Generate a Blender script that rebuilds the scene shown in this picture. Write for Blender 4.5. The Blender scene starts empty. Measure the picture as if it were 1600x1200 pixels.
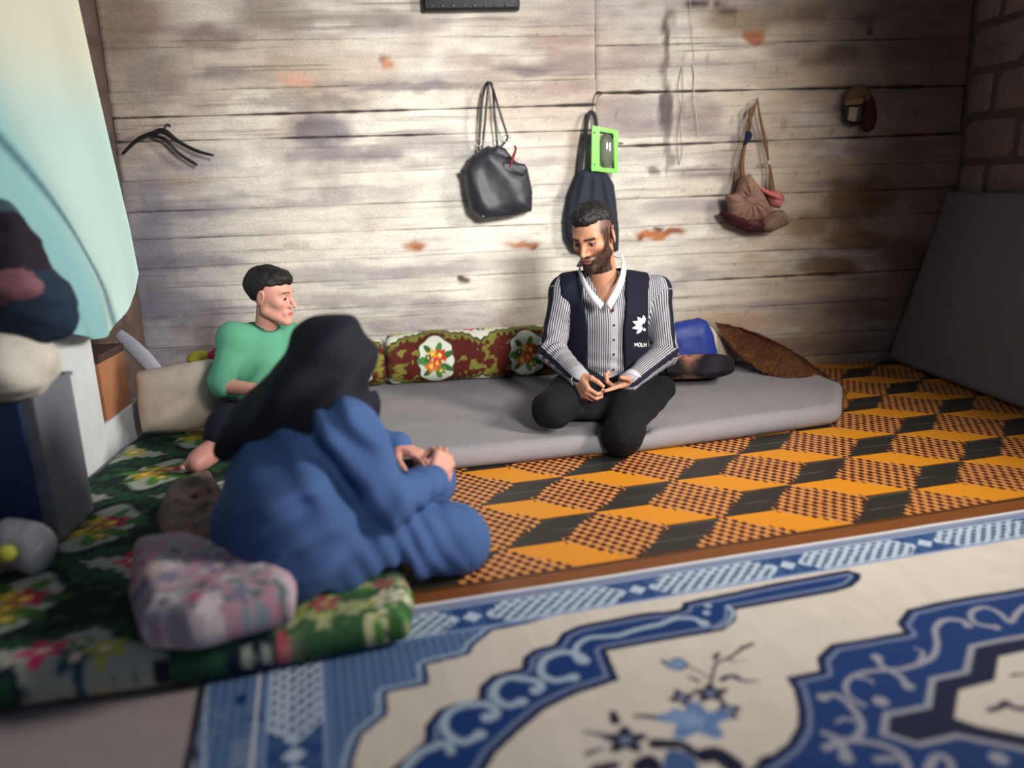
import bpy, math, random
import numpy as np
from mathutils import Vector, Matrix
from mathutils.bvhtree import BVHTree
random.seed(4); RNG = np.random.RandomState(4)
SC = bpy.context.scene; COL = SC.collection

# ------------------------------------------------------------------ camera, world, lights, exposure
YAW, PITCH, ROLL, FPX = math.radians(5.453), math.radians(14.091), math.radians(-2.077), 1250.0
FWD = np.array([math.sin(YAW)*math.cos(PITCH), math.cos(YAW)*math.cos(PITCH), -math.sin(PITCH)])
_r = np.cross(FWD, [0, 0, 1]); _r /= np.linalg.norm(_r); _u = np.cross(_r, FWD)
RT = math.cos(ROLL)*_r + math.sin(ROLL)*_u
UP = -math.sin(ROLL)*_r + math.cos(ROLL)*_u
CAMP = np.array([0.0, 0.0, 1.0])
cam = bpy.data.cameras.new('camera'); camo = bpy.data.objects.new('camera', cam); COL.objects.link(camo)
camo.matrix_world = Matrix([[RT[0], UP[0], -FWD[0], CAMP[0]], [RT[1], UP[1], -FWD[1], CAMP[1]], [RT[2], UP[2], -FWD[2], CAMP[2]], [0, 0, 0, 1]])
cam.sensor_width = 36; cam.lens = FPX/1600*36; cam.clip_start = 0.05
cam.dof.use_dof = True; cam.dof.focus_distance = 3.15; cam.dof.aperture_fstop = 0.92
SC.camera = camo
SC.view_settings.view_transform = 'Standard'; SC.view_settings.look = 'None'
SC.view_settings.gamma = 1; SC.view_settings.use_curve_mapping = False
SC.view_settings.exposure = 0.0
w = bpy.data.worlds.new('world'); SC.world = w; w.use_nodes = True
w.node_tree.nodes['Background'].inputs[0].default_value = (0.60, 0.72, 1.0, 1)
w.node_tree.nodes['Background'].inputs[1].default_value = 0.13

def area(name, loc, target, sx, sy, power, col, spread=180):
    l = bpy.data.lights.new(name, 'AREA'); l.shape = 'RECTANGLE'; l.size = sx; l.size_y = sy
    l.energy = power; l.color = col; l.spread = math.radians(spread)
    o = bpy.data.objects.new(name, l); COL.objects.link(o); o.location = loc
    o.rotation_euler = (Vector(target)-Vector(loc)).to_track_quat('-Z', 'Y').to_euler()
    return o
# daylight from the right window, and an added fill lamp behind the camera
area('window_light', (2.66, 1.75, 1.55), (-0.6, 2.75, 0.8), 0.7, 0.7, 72, (1.0, 0.91, 0.80), 118)
area('front_fill', (1.5, -0.9, 2.1), (0.1, 3.9, 0.95), 0.7, 0.9, 24, (1.0, 0.97, 0.92), 46)

# ------------------------------------------------------------------ helpers
def W(px, py, y):            # the point of the sight line through a photo point at depth y
    d = FWD + (px-800)/FPX*RT - (py-600)/FPX*UP
    return CAMP + d*(y/d[1])
def G(px, py, z=0.0):        # the point of that sight line at height z
    d = FWD + (px-800)/FPX*RT - (py-600)/FPX*UP
    return CAMP + d*((z-1)/d[2])
def PX(P):                   # world points -> photo coordinates
    q = np.asarray(P) - CAMP; z = q@FWD
    return 800+FPX*(q@RT)/z, 600-FPX*(q@UP)/z
def V(*a): return np.array(a, float)
def unit(v): v = np.asarray(v, float); return v/np.linalg.norm(v)
def lin(c):
    c = np.asarray(c, float)/255.0
    return np.where(c <= 0.04045, c/12.92, ((c+0.055)/1.055)**2.4)
def sstep(a, b, x):
    t = np.clip((x-a)/(b-a), 0, 1); return t*t*(3-2*t)
def vnoise(P, scale, seed=0, octaves=3):   # smooth lattice noise in numpy, any dimension 2/3 -> [-1,1]
    P = np.asarray(P, float)*scale; out = np.zeros(P.shape[0]); amp = 1; tot = 0
    D = P.shape[1]; pr = [73856093, 19349663, 83492791]
    for o in range(octaves):
        i = np.floor(P).astype(np.int64); f = P-i; f = f*f*(3-2*f); acc = 0
        for c in range(2**D):
            wgt = np.ones(P.shape[0]); h = np.full(P.shape[0], seed*1013+o*7919+17, np.int64)
            for d in range(D):
                b = (c >> d) & 1
                wgt = wgt*(f[:, d] if b else 1-f[:, d]); h = h ^ ((i[:, d]+b)*pr[d])
            h = (h ^ (h >> 13))*1274126177 & 0x7fffffff
            h = (h ^ (h >> 11)) & 0xffff
            acc = acc + wgt*(h/32767.5-1)
        out += amp*acc; tot += amp; amp *= .5; P = P*2.03
    return out/tot
def mix(a, b, t): t = np.asarray(t)[..., None]; return a*(1-t)+b*t

def tag(o, label=None, cat=None, group=None, kind=None):
    if label: o['label'] = label
    if cat: o['category'] = cat
    if group: o['group'] = group
    if kind: o['kind'] = kind
    return o
def empty(name, loc, label, cat, group=None):
    o = bpy.data.objects.new(name, None); COL.objects.link(o); o.location = [float(v) for v in loc]
    o.empty_display_size = 0.1
    return tag(o, label, cat, group)
def link(name, me, parent=None):
    o = bpy.data.objects.new(name, me); COL.objects.link(o)
    if parent is not None:
        o.parent = parent
        if parent.parent is None: o.matrix_parent_inverse = Matrix.Translation(parent.location).inverted()
    return o
def bigmesh(name, verts, faces, mat, parent=None, col=None, smooth=True, attrs=None):
    me = bpy.data.meshes.new(name); verts = np.ascontiguousarray(verts, np.float32)
    if isinstance(faces, list):
        me.from_pydata([tuple(map(float, v)) for v in verts], [], [tuple(map(int, f)) for f in faces])
    else:
        faces = np.ascontiguousarray(faces, np.int32); n, k = faces.shape
        me.vertices.add(len(verts)); me.vertices.foreach_set('co', verts.ravel())
        me.loops.add(n*k); me.loops.foreach_set('vertex_index', faces.ravel())
        me.polygons.add(n); me.polygons.foreach_set('loop_start', np.arange(0, n*k, k, dtype=np.int32))
    me.update(calc_edges=True)
    if smooth: me.polygons.foreach_set('use_smooth', np.ones(len(me.polygons), bool))
    if col is not None:
        a = me.color_attributes.new('Col', 'FLOAT_COLOR', 'POINT')
        c = np.ones((len(verts), 4), np.float32); c[:, :3] = col; a.data.foreach_set('color', c.ravel())
    for k_, v_ in (attrs or {}).items():
        a = me.attributes.new(k_, 'FLOAT', 'POINT'); a.data.foreach_set('value', np.ascontiguousarray(v_, np.float32))
    me.materials.append(mat)
    return link(name, me, parent)
def grid_faces(nx, ny, wrapx=False):   # vertices indexed j*nx+i
    i = np.arange(nx if wrapx else nx-1); j = np.arange(ny-1)
    I, J = np.meshgrid(i, j); I2 = (I+1) % nx
    return np.stack([J*nx+I, J*nx+I2, (J+1)*nx+I2, (J+1)*nx+I], -1).reshape(-1, 4)
def box(name, lo, hi, mat, parent=None, bev=0.004, rot=None, piv=None, segs=2):
    import bmesh
    bm = bmesh.new(); bmesh.ops.create_cube(bm, size=1)
    lo = V(*lo); hi = V(*hi); c = (lo+hi)/2; s = hi-lo
    for v in bm.verts: v.co = Vector([v.co[k]*s[k]+c[k] for k in range(3)])
    if bev: bmesh.ops.bevel(bm, geom=bm.edges[:], offset=bev, segments=segs, affect='EDGES', profile=0.6)
    if rot is not None:
        p = Vector(piv if piv is not None else c)
        for v in bm.verts: v.co = p + rot @ (v.co-p)
    me = bpy.data.meshes.new(name); bm.to_mesh(me); bm.free(); me.materials.append(mat)
    for f in me.polygons: f.use_smooth = False
    return link(name, me, parent)
def catmull(pts, n=8, closed=False):
    P = np.array(pts, float); N = len(P); out = []
    rng = range(N if closed else N-1)
    for i in rng:
        p0 = P[(i-1) % N] if (closed or i > 0) else P[0]; p1 = P[i]; p2 = P[(i+1) % N]
        p3 = P[(i+2) % N] if (closed or i+2 < N) else P[-1]
        for t in np.arange(n)/n:
            out.append(.5*((2*p1)+(-p0+p2)*t+(2*p0-5*p1+4*p2-p3)*t*t+(-p0+3*p1-3*p2+p3)*t**3))
    if not closed: out.append(P[-1])
    return np.array(out)
def tube(name, pts, r, mat, parent=None, n=8, sm=6, flat=1.0, fdir=(0, 1, 0)):
    P = catmull(pts, sm) if sm > 1 else np.array(pts, float); N = len(P)
    rr = np.interp(np.linspace(0, 1, N), np.linspace(0, 1, len(np.atleast_1d(r))), np.atleast_1d(r)) if np.ndim(r) else np.full(N, r)
    T = np.gradient(P, axis=0); T /= np.linalg.norm(T, axis=1)[:, None]+1e-12
    vs = []
    for i in range(N):
        a = np.cross(T[i], fdir)
        if np.linalg.norm(a) < 1e-3: a = np.cross(T[i], (1, 0.1, 0))
        a = unit(a); b = np.cross(T[i], a)
        for k in range(n):
            th = 2*math.pi*k/n; vs.append(P[i]+rr[i]*(math.cos(th)*a+math.sin(th)*b*flat))
    vs = np.array(vs); F = grid_faces(n, N, True)
    c0 = len(vs); vs = np.vstack([vs, P[0], P[-1]])
    fl = [list(f) for f in F]+[[c0, (k+1) % n, k] for k in range(n)]+[[c0+1, (N-1)*n+k, (N-1)*n+(k+1) % n] for k in range(n)]
    return bigmesh(name, vs, fl, mat, parent)

# ------------------------------------------------------------------ materials
def mat(name, col=(128, 128, 128), rough=0.85, attr=False, var=0.12, vscale=18, bump=0.25, bscale=220, stretch=(1, 1, 1), spec=0.25,
        metal=0.0, sheen=0.0, fine=0.0, alpha=1.0, transmission=0.0, bdist=0.002):
    m = bpy.data.materials.new(name); m.use_nodes = True; nt = m.node_tree; N = nt.nodes; L = nt.links
    b = N['Principled BSDF']; b.inputs['Roughness'].default_value = rough; b.inputs['Metallic'].default_value = metal
    b.inputs['Specular IOR Level'].default_value = spec
    if sheen: b.inputs['Sheen Weight'].default_value = sheen
    if transmission: b.inputs['Transmission Weight'].default_value = transmission
    if alpha < 1: b.inputs['Alpha'].default_value = alpha
    tc = N.new('ShaderNodeTexCoord'); mp = N.new('ShaderNodeMapping'); mp.inputs['Scale'].default_value = stretch
    L.new(tc.outputs['Object'], mp.inputs[0])
    n1 = N.new('ShaderNodeTexNoise'); n1.inputs['Scale'].default_value = vscale; n1.inputs['Detail'].default_value = 6; L.new(mp.outputs[0], n1.inputs[0])
    if attr:
        s = N.new('ShaderNodeAttribute'); s.attribute_name = 'Col'; src = s.outputs['Color']
    else:
        s = N.new('ShaderNodeRGB'); s.outputs[0].default_value = (*lin(col), 1); src = s.outputs[0]
    mr = N.new('ShaderNodeMapRange'); mr.inputs[1].default_value = 0.25; mr.inputs[2].default_value = 0.75
    mr.inputs[3].default_value = 1-var; mr.inputs[4].default_value = 1+var; L.new(n1.outputs[0], mr.inputs[0])
    val = mr.outputs[0]
    n2 = N.new('ShaderNodeTexNoise'); n2.inputs['Scale'].default_value = bscale; n2.inputs['Detail'].default_value = 3; L.new(mp.outputs[0], n2.inputs[0])
    if fine:
        mr2 = N.new('ShaderNodeMapRange'); mr2.inputs[1].default_value = 0.3; mr2.inputs[2].default_value = 0.7
        mr2.inputs[3].default_value = 1-fine; mr2.inputs[4].default_value = 1+fine; L.new(n2.outputs[0], mr2.inputs[0])
        mu = N.new('ShaderNodeMath'); mu.operation = 'MULTIPLY'; L.new(val, mu.inputs[0]); L.new(mr2.outputs[0], mu.inputs[1]); val = mu.outputs[0]
    vm = N.new('ShaderNodeVectorMath'); vm.operation = 'SCALE'; L.new(src, vm.inputs[0]); L.new(val, vm.inputs['Scale'])
    L.new(vm.outputs[0], b.inputs['Base Color'])
    if bump:
        bp = N.new('ShaderNodeBump'); bp.inputs['Strength'].default_value = bump; bp.inputs['Distance'].default_value = bdist
        L.new(n2.outputs[0], bp.inputs['Height']); L.new(bp.outputs[0], b.inputs['Normal'])
    m['src'] = vm.name
    return m
class S:    # tiny node-math language: expressions of floats become Math nodes
    def __init__(s, nt, out): s.nt = nt; s.o = out
    def _op(s, op, *a, clamp=False):
        n = s.nt.nodes.new('ShaderNodeMath'); n.operation = op; n.use_clamp = clamp
        for i, x in enumerate(a):
            if isinstance(x, S): s.nt.links.new(x.o, n.inputs[i])
            else: n.inputs[i].default_value = float(x)
        return S(s.nt, n.outputs[0])
    def __add__(s, b): return s._op('ADD', s, b)
    __radd__ = __add__
    def __sub__(s, b): return s._op('SUBTRACT', s, b)
    def __rsub__(s, b): return s._op('SUBTRACT', b, s)
    def __mul__(s, b): return s._op('MULTIPLY', s, b)
    __rmul__ = __mul__
    def floor(s): return s._op('FLOOR', s)
    def fract(s): return s._op('FRACT', s)
    def abs(s): return s._op('ABSOLUTE', s)
    def gt(s, b): return s._op('GREATER_THAN', s, b)
    def lt(s, b): return s._op('LESS_THAN', s, b)
    def mod(s, b): return s._op('FLOORED_MODULO', s, b)
    def max(s, b): return s._op('MAXIMUM', s, b)
    def min(s, b): return s._op('MINIMUM', s, b)
def rgbmix(nt, f, a, b):
    n = nt.nodes.new('ShaderNodeMix'); n.data_type = 'RGBA'
    nt.links.new(f.o if isinstance(f, S) else f, n.inputs[0])
    for i, x in ((6, a), (7, b)):
        if isinstance(x, tuple): n.inputs[i].default_value = (*lin(x), 1)
        else: nt.links.new(x, n.inputs[i])
    return n.outputs[2]

# ------------------------------------------------------------------ signed-distance modelling (numpy surface nets)
def seg_d2(P, a, b):
    ab = b-a; t = np.clip(((P-a)@ab)/(ab@ab+1e-12), 0, 1)
    return np.linalg.norm(P-(a+t[:, None]*ab), axis=1), t
def poly_sd(P, poly):         # signed distance to a 2D polygon, negative inside
    poly = np.asarray(poly, float); d = np.full(len(P), 1e9); ins = np.zeros(len(P), bool); n = len(poly)
    for i in range(n):
        a = poly[i]; b = poly[(i+1) % n]; dd, _ = seg_d2(P, a, b); d = np.minimum(d, dd)
        c = ((a[1] > P[:, 1]) != (b[1] > P[:, 1]))
        with np.errstate(divide='ignore', invalid='ignore'):
            xx = (b[0]-a[0])*(P[:, 1]-a[1])/(b[1]-a[1]+1e-15)+a[0]
        ins ^= c & (P[:, 0] < xx)
    return np.where(ins, -d, d)
class Prim:
    def __init__(s, f, lo, hi, k=0.02, sub=False, lab=0, ax=None): s.f, s.lo, s.hi, s.k, s.sub, s.lab, s.ax = f, np.array(lo), np.array(hi), k, sub, lab, ax
def cone(a, b, ra, rb, k=0.02, sub=False, lab=0, up=(0, 0, 1)):
    a = V(*a); b = V(*b); m = max(ra, rb)
    def f(P):
        ab = b-a; t = np.clip(((P-a)@ab)/(ab@ab+1e-12), 0, 1)
        return np.linalg.norm(P-(a+t[..., None]*ab), axis=-1)-(ra+(rb-ra)*t)
    return Prim(f, np.minimum(a, b)-m, np.maximum(a, b)+m, k, sub, lab, (a, b, (ra+rb)/2, up))
def ell(c, r, Rm=None, k=0.02, sub=False, lab=0):
    c = V(*c); r = V(*r); Rm = np.eye(3) if Rm is None else np.asarray(Rm); m = r.max()
    def f(P):
        q = (P-c)@Rm; l = np.linalg.norm(q/r, axis=-1); g = np.linalg.norm(q/(r*r), axis=-1)+1e-9
        return l*(l-1)/g
    ext = np.sqrt(((Rm*r)**2).sum(1))
    return Prim(f, c-ext, c+ext, k, sub, lab, (c, c+V(0, 0, 1), m, (0, 1, 0)))
def rbox(c, h, r, Rm=None, k=0.01, sub=False, lab=0):
    c = V(*c); h = V(*h); Rm = np.eye(3) if Rm is None else np.asarray(Rm)
    def f(P):
        q = np.abs((P-c)@Rm)-(h-r)
        return np.linalg.norm(np.maximum(q, 0), axis=-1)+np.minimum(q.max(-1), 0)-r
    ext = np.abs(Rm)@h
    return Prim(f, c-ext, c+ext, k, sub, lab, (c, c+V(0, 0, 1), .1, (0, 1, 0)))
def puff(poly, y0, T, wd, k=0.01, lab=0, fold=None, bend=None):   # pillow-like body with an outline in x,z
    poly = np.asarray(poly, float); lo = poly.min(0); hi = poly.max(0)
    def f(P):
        sh = P.shape[:-1]; Q = P.reshape(-1, 3)
        d = poly_sd(Q[:, [0, 2]], poly); e = np.clip(1+d/wd, 0, 1); t = T*np.sqrt(np.clip(1-e*e, 0, 1))
        if fold is not None: t = t+fold(Q)*np.clip(-d/wd*2, 0, 1)
        yc = y0 if bend is None else y0+bend(Q)
        r = np.maximum(d, (np.abs(Q[:, 1]-yc)-t)*0.7)
        return r.reshape(sh)
    return Prim(f, [lo[0], y0-T*1.3-.03, lo[1]], [hi[0], y0+T*1.3+.03, hi[1]], k, False, lab, (V(0, 0, 0), V(0, 0, 1), .1, (0, 1, 0)))
def inflate(prims, off, sel=None):
    out = []
    for p in prims:
        if sel is not None and p.lab not in sel: continue
        f0 = p.f; o_ = off(p.lab) if callable(off) else off
        out.append(Prim((lambda P, f0=f0, o_=o_: f0(P)-o_), p.lo-abs(o_), p.hi+abs(o_), p.k, p.sub, p.lab, p.ax))
    return out
def nets(prims, cell, clip=None, post=None, pad=3):
    lo = np.min([p.lo for p in prims if not p.sub], 0)-pad*cell; hi = np.max([p.hi for p in prims if not p.sub], 0)+pad*cell
    if clip is not None: lo = np.maximum(lo, clip[0]); hi = np.minimum(hi, clip[1])
    n = np.ceil((hi-lo)/cell).astype(int)+1
    ax = [lo[d]+cell*np.arange(n[d]) for d in range(3)]
    D = np.full(n, 1.0, np.float32)
    for p in prims:
        m = p.k+2.5*cell
        i0 = np.clip(np.floor((p.lo-m-lo)/cell).astype(int), 0, n); i1 = np.clip(np.ceil((p.hi+m-lo)/cell).astype(int)+1, 0, n)
        if np.any(i1 <= i0): continue
        g = np.stack(np.meshgrid(*[ax[d][i0[d]:i1[d]] for d in range(3)], indexing='ij'), -1)
        v = p.f(g); sl = tuple(slice(i0[d], i1[d]) for d in range(3)); A = D[sl]; k = max(p.k, 1e-5)
        if p.sub:
            h = np.clip(k-np.abs(A+v), 0, None)/k; D[sl] = np.maximum(A, -v)+h*h*k*.25
        else:
            h = np.clip(k-np.abs(A-v), 0, None)/k; D[sl] = np.minimum(A, v)-h*h*k*.25
    if post is not None:
        idx = np.argwhere(np.abs(D) < 0.05); P = lo+cell*idx
        D[tuple(idx.T)] += post(P).astype(np.float32)
    D[0] = 1; D[-1] = 1; D[:, 0] = 1; D[:, -1] = 1; D[:, :, 0] = 1; D[:, :, -1] = 1
    ins = D < 0
    cnt = np.zeros(np.array(n)-1, np.int8)
    for c in range(8):
        s_ = [slice(b, n[d]-1+b) for d, b in enumerate(((c >> 2) & 1, (c >> 1) & 1, c & 1))]
        cnt += ins[tuple(s_)]
    act = np.argwhere((cnt > 0) & (cnt < 8)); idm = np.full(cnt.shape, -1, np.int64); idm[tuple(act.T)] = np.arange(len(act))
    acc = np.zeros((len(act), 3)); num = np.zeros(len(act))
    C = [V((c >> 2) & 1, (c >> 1) & 1, c & 1).astype(int) for c in range(8)]
    for a in range(8):
        for b in range(a+1, 8):
            if np.abs(C[a]-C[b]).sum() != 1: continue
            va = D[tuple((act+C[a]).T)]; vb = D[tuple((act+C[b]).T)]; mk = (va < 0) != (vb < 0)
            t = np.where(mk, va/(va-vb+1e-20), 0)
            pt = C[a]+t[:, None]*(C[b]-C[a]); acc += pt*mk[:, None]; num += mk
    vt = lo+cell*(act+acc/num[:, None])
    F = []
    for d in range(3):
        e1, e2 = [(1, 2), (2, 0), (0, 1)][d]
        s0 = [slice(1, n[q]-1) for q in range(3)]; s1 = list(s0); s0[d] = slice(0, n[d]-1); s1[d] = slice(1, n[d])
        A = ins[tuple(s0)]; B = ins[tuple(s1)]
        ii = np.argwhere(A != B); off = np.ones(3, int); off[d] = 0; base = ii+off
        u1 = np.eye(3, dtype=int)[e1]; u2 = np.eye(3, dtype=int)[e2]
        q = np.stack([idm[tuple(base.T)], idm[tuple((base-u1).T)], idm[tuple((base-u1-u2).T)], idm[tuple((base-u2).T)]], 1)
        flip = ~A[tuple(ii.T)]; q[flip] = q[flip][:, ::-1]; F.append(q)
    F = np.vstack(F); F = F[(F >= 0).all(1)]
    return vt, F
def label_of(vt, prims):     # nearest primitive per vertex
    best = np.full(len(vt), 1e9); lab = np.zeros(len(vt), int)
    for i, p in enumerate(prims):
        if p.sub: continue
        d = p.f(vt); m = d < best; best[m] = d[m]; lab[m] = i
    return lab
def join(parts):
    V_, F_, o = [], [], 0
    for v, f in parts: V_.append(v); F_.append(f+o); o += len(v)
    return np.vstack(V_), np.vstack(F_)
# ------------------------------------------------------------------ the room
YW = 3.99; XL = -1.40; XR = 2.72; ZT = 2.25
M_conc = mat('concrete', (120, 112, 104), 0.95, var=.2, vscale=6, bump=.5, bscale=60)
M_joint = mat('dark_joint', (62, 54, 52), 0.95, bump=.4)
M_wall = mat('board_marked_concrete', attr=True, rough=0.93, var=.17, vscale=5, stretch=(1, 1, 4.5), bump=.75, bscale=75, fine=.13, bdist=.006)
def streaks(m):      # grain of the shuttering boards left in the concrete
    nt = m.node_tree; N = nt.nodes; L = nt.links; tc = N.new('ShaderNodeTexCoord'); out = N[m['src']].outputs[0]
    for sc, st, lo, hi, dk in ((1.3, (1, 1, 34), .56, .70, (96, 86, 88)), (3.0, (1, 1, 60), .60, .72, (78, 68, 68)), (2.0, (1, 1, 3), .60, .74, (150, 128, 108))):
        mp = N.new('ShaderNodeMapping'); mp.inputs['Scale'].default_value = st; mp.inputs['Location'].default_value = (sc, 0, sc); L.new(tc.outputs['Object'], mp.inputs[0])
        n = N.new('ShaderNodeTexNoise'); n.inputs['Scale'].default_value = sc; n.inputs['Detail'].default_value = 8; n.inputs['Roughness'].default_value = .62; L.new(mp.outputs[0], n.inputs[0])
        r = N.new('ShaderNodeMapRange'); r.inputs[1].default_value = lo; r.inputs[2].default_value = hi; r.inputs[4].default_value = .62; L.new(n.outputs[0], r.inputs[0])
        out = rgbmix(nt, r.outputs[0], out, dk)
    L.new(out, N['Principled BSDF'].inputs['Base Color'])
streaks(M_wall)
M_mortar = mat('mortar', (92, 78, 72), 0.95, bump=.5)
M_block = mat('concrete_block', attr=True, rough=0.95, var=.15, vscale=14, bump=.7, bscale=90, fine=.12, bdist=.004)

fl = tag(box('floor', (XL-.1, -1.2, -.12), (XR+.1, YW+.1, -0.004), M_conc, bev=0), kind='structure')

def wall_col(P):
    px, py = PX(P); Q = P[:, [0, 2]]
    lightc = lin((212, 207, 196)); violet = lin((146, 137, 144)); tan = lin((186, 162, 138)); brown = lin((128, 96, 68))
    c = np.tile(lightc, (len(P), 1))
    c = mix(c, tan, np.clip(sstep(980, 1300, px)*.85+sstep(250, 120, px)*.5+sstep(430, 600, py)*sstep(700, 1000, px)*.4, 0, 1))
    st = vnoise(np.stack([Q[:, 0]*1.5, Q[:, 1]*9], 1), 1.3, 3, 4)
    c = mix(c, violet, np.clip(sstep(.02, .45, st)*.6, 0, 1))
    bl = vnoise(Q, 2.2, 9, 4)
    c = mix(c, lin((126, 112, 112)), sstep(.14, .5, bl)*.35)
    c = mix(c, lin((168, 140, 122)), sstep(.1, .45, vnoise(Q, 1.3, 21, 4))*.4)
    c = mix(c, lin((222, 218, 208)), sstep(.22, .5, vnoise(np.stack([Q[:, 0], Q[:, 1]*2.2], 1), 2.6, 33, 4))*.6)
    c = mix(c, lin((112, 88, 72)), np.clip(sstep(1120, 1520, px)*.85+sstep(320, 120, px)*.35, 0, 1)); c = mix(c, lin((100, 101, 124)), sstep(470, 190, px)*sstep(150, 420, py)*.78)  # bluish left shade painted into colour; brown right part wear, part painted light falloff
    wv = vnoise(Q, 14, 5, 3)*14
    # stains, flaked patches and streaks with a place of their own: x, y, rx, ry, colour, strength
    for x, y, rx, ry, cc, s in (
        (500, 205, 52, 30, (88, 80, 98), .75), (560, 240, 80, 14, (104, 96, 110), .6), (470, 245, 40, 12, (110, 102, 116), .5),
        (350, 115, 60, 14, (112, 104, 112), .6), (480, 160, 100, 14, (112, 102, 106), .6), (330, 60, 70, 22, (116, 98, 92), .6),
        (560, 28, 110, 12, (120, 112, 106), .6), (430, 20, 80, 30, (128, 116, 104), .55), (460, 120, 70, 38, (166, 152, 132), .6), (640, 135, 110, 9, (118, 108, 112), .6),
        (820, 108, 60, 10, (112, 102, 108), .7), (880, 100, 60, 16, (150, 138, 134), .5), (200, 40, 60, 60, (130, 106, 92), .6), (240, 130, 50, 50, (120, 108, 104), .5),
        (1040, 70, 9, 60, (78, 66, 66), .85), (1042, 170, 10, 45, (70, 58, 62), .85), (1046, 240, 6, 40, (96, 84, 88), .6),
        (1000, 90, 60, 30, (150, 132, 130), .5), (980, 190, 60, 26, (142, 126, 130), .55), (1090, 180, 40, 34, (138, 118, 122), .6), (1110, 270, 60, 14, (130, 112, 116), .6),
        (1150, 30, 60, 26, (126, 104, 76), .7), (1090, 4, 22, 7, (56, 40, 36), .9), (1134, 14, 14, 8, (70, 52, 42), .8), (1175, 58, 16, 12, (168, 96, 62), .9), (1048, 26, 14, 8, (70, 58, 54), .7),
        (1250, 25, 60, 16, (104, 84, 66), .6), (1320, 85, 40, 16, (94, 74, 58), .7), (1280, 92, 40, 14, (110, 90, 74), .6), (1362, 48, 8, 9, (48, 30, 30), .95), (1350, 30, 20, 14, (96, 74, 52), .6), (1440, 75, 70, 30, (104, 82, 66), .6), (1430, 20, 90, 26, (96, 76, 60), .5),
        (1370, 130, 22, 30, (176, 150, 122), .7), (1395, 230, 8, 60, (150, 122, 98), .6), (1330, 320, 46, 44, (96, 70, 38), .75), (1370, 300, 30, 40, (104, 74, 46), .7), (1260, 350, 40, 22, (112, 84, 50), .7),
        (1290, 415, 60, 16, (96, 70, 40), .8), (1340, 375, 60, 18, (104, 76, 46), .7), (1420, 400, 40, 30, (80, 62, 44), .6), (1440, 470, 40, 50, (88, 70, 54), .6), (1340, 480, 60, 16, (120, 90, 60), .5), (1150, 500, 90, 12, (176, 140, 104), .5), (1240, 540, 90, 14, (128, 100, 76), .5),
        (1022, 366, 34, 8, (180, 110, 62), .95), (1052, 361, 18, 7, (150, 78, 44), .9), (1000, 371, 10, 6, (130, 70, 40), .9), (1025, 356, 8, 3, (60, 46, 44), .9), (815, 381, 30, 6, (176, 120, 88), .9), (832, 385, 10, 5, (140, 92, 66), .9),
        (648, 384, 22, 9, (178, 128, 98), .9), (652, 386, 9, 6, (150, 88, 56), .8), (600, 96, 12, 9, (190, 128, 92), .9), (592, 88, 5, 6, (120, 80, 70), .8), (462, 125, 26, 11, (206, 164, 146), .9), (730, 440, 8, 6, (78, 60, 48), .95), (1068, 172, 7, 6, (88, 58, 58), .95), (1022, 268, 10, 8, (92, 82, 76), .7),
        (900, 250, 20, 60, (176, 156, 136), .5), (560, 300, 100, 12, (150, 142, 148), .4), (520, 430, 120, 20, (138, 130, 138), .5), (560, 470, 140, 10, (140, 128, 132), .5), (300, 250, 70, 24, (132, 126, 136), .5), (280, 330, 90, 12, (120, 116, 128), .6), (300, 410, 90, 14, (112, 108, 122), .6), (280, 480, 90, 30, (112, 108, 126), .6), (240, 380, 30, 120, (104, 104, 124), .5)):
        d = np.sqrt(((px-x+wv)/rx)**2+((py-y+wv*.5)/ry)**2)
        c = mix(c, lin(cc), sstep(1.25, .55, d)*s)
    # small pits
    c = mix(c, lin((86, 74, 72)), sstep(.62, .8, vnoise(Q, 45, 77, 2))*.4*sstep(500, 900, px))
    return c

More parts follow.
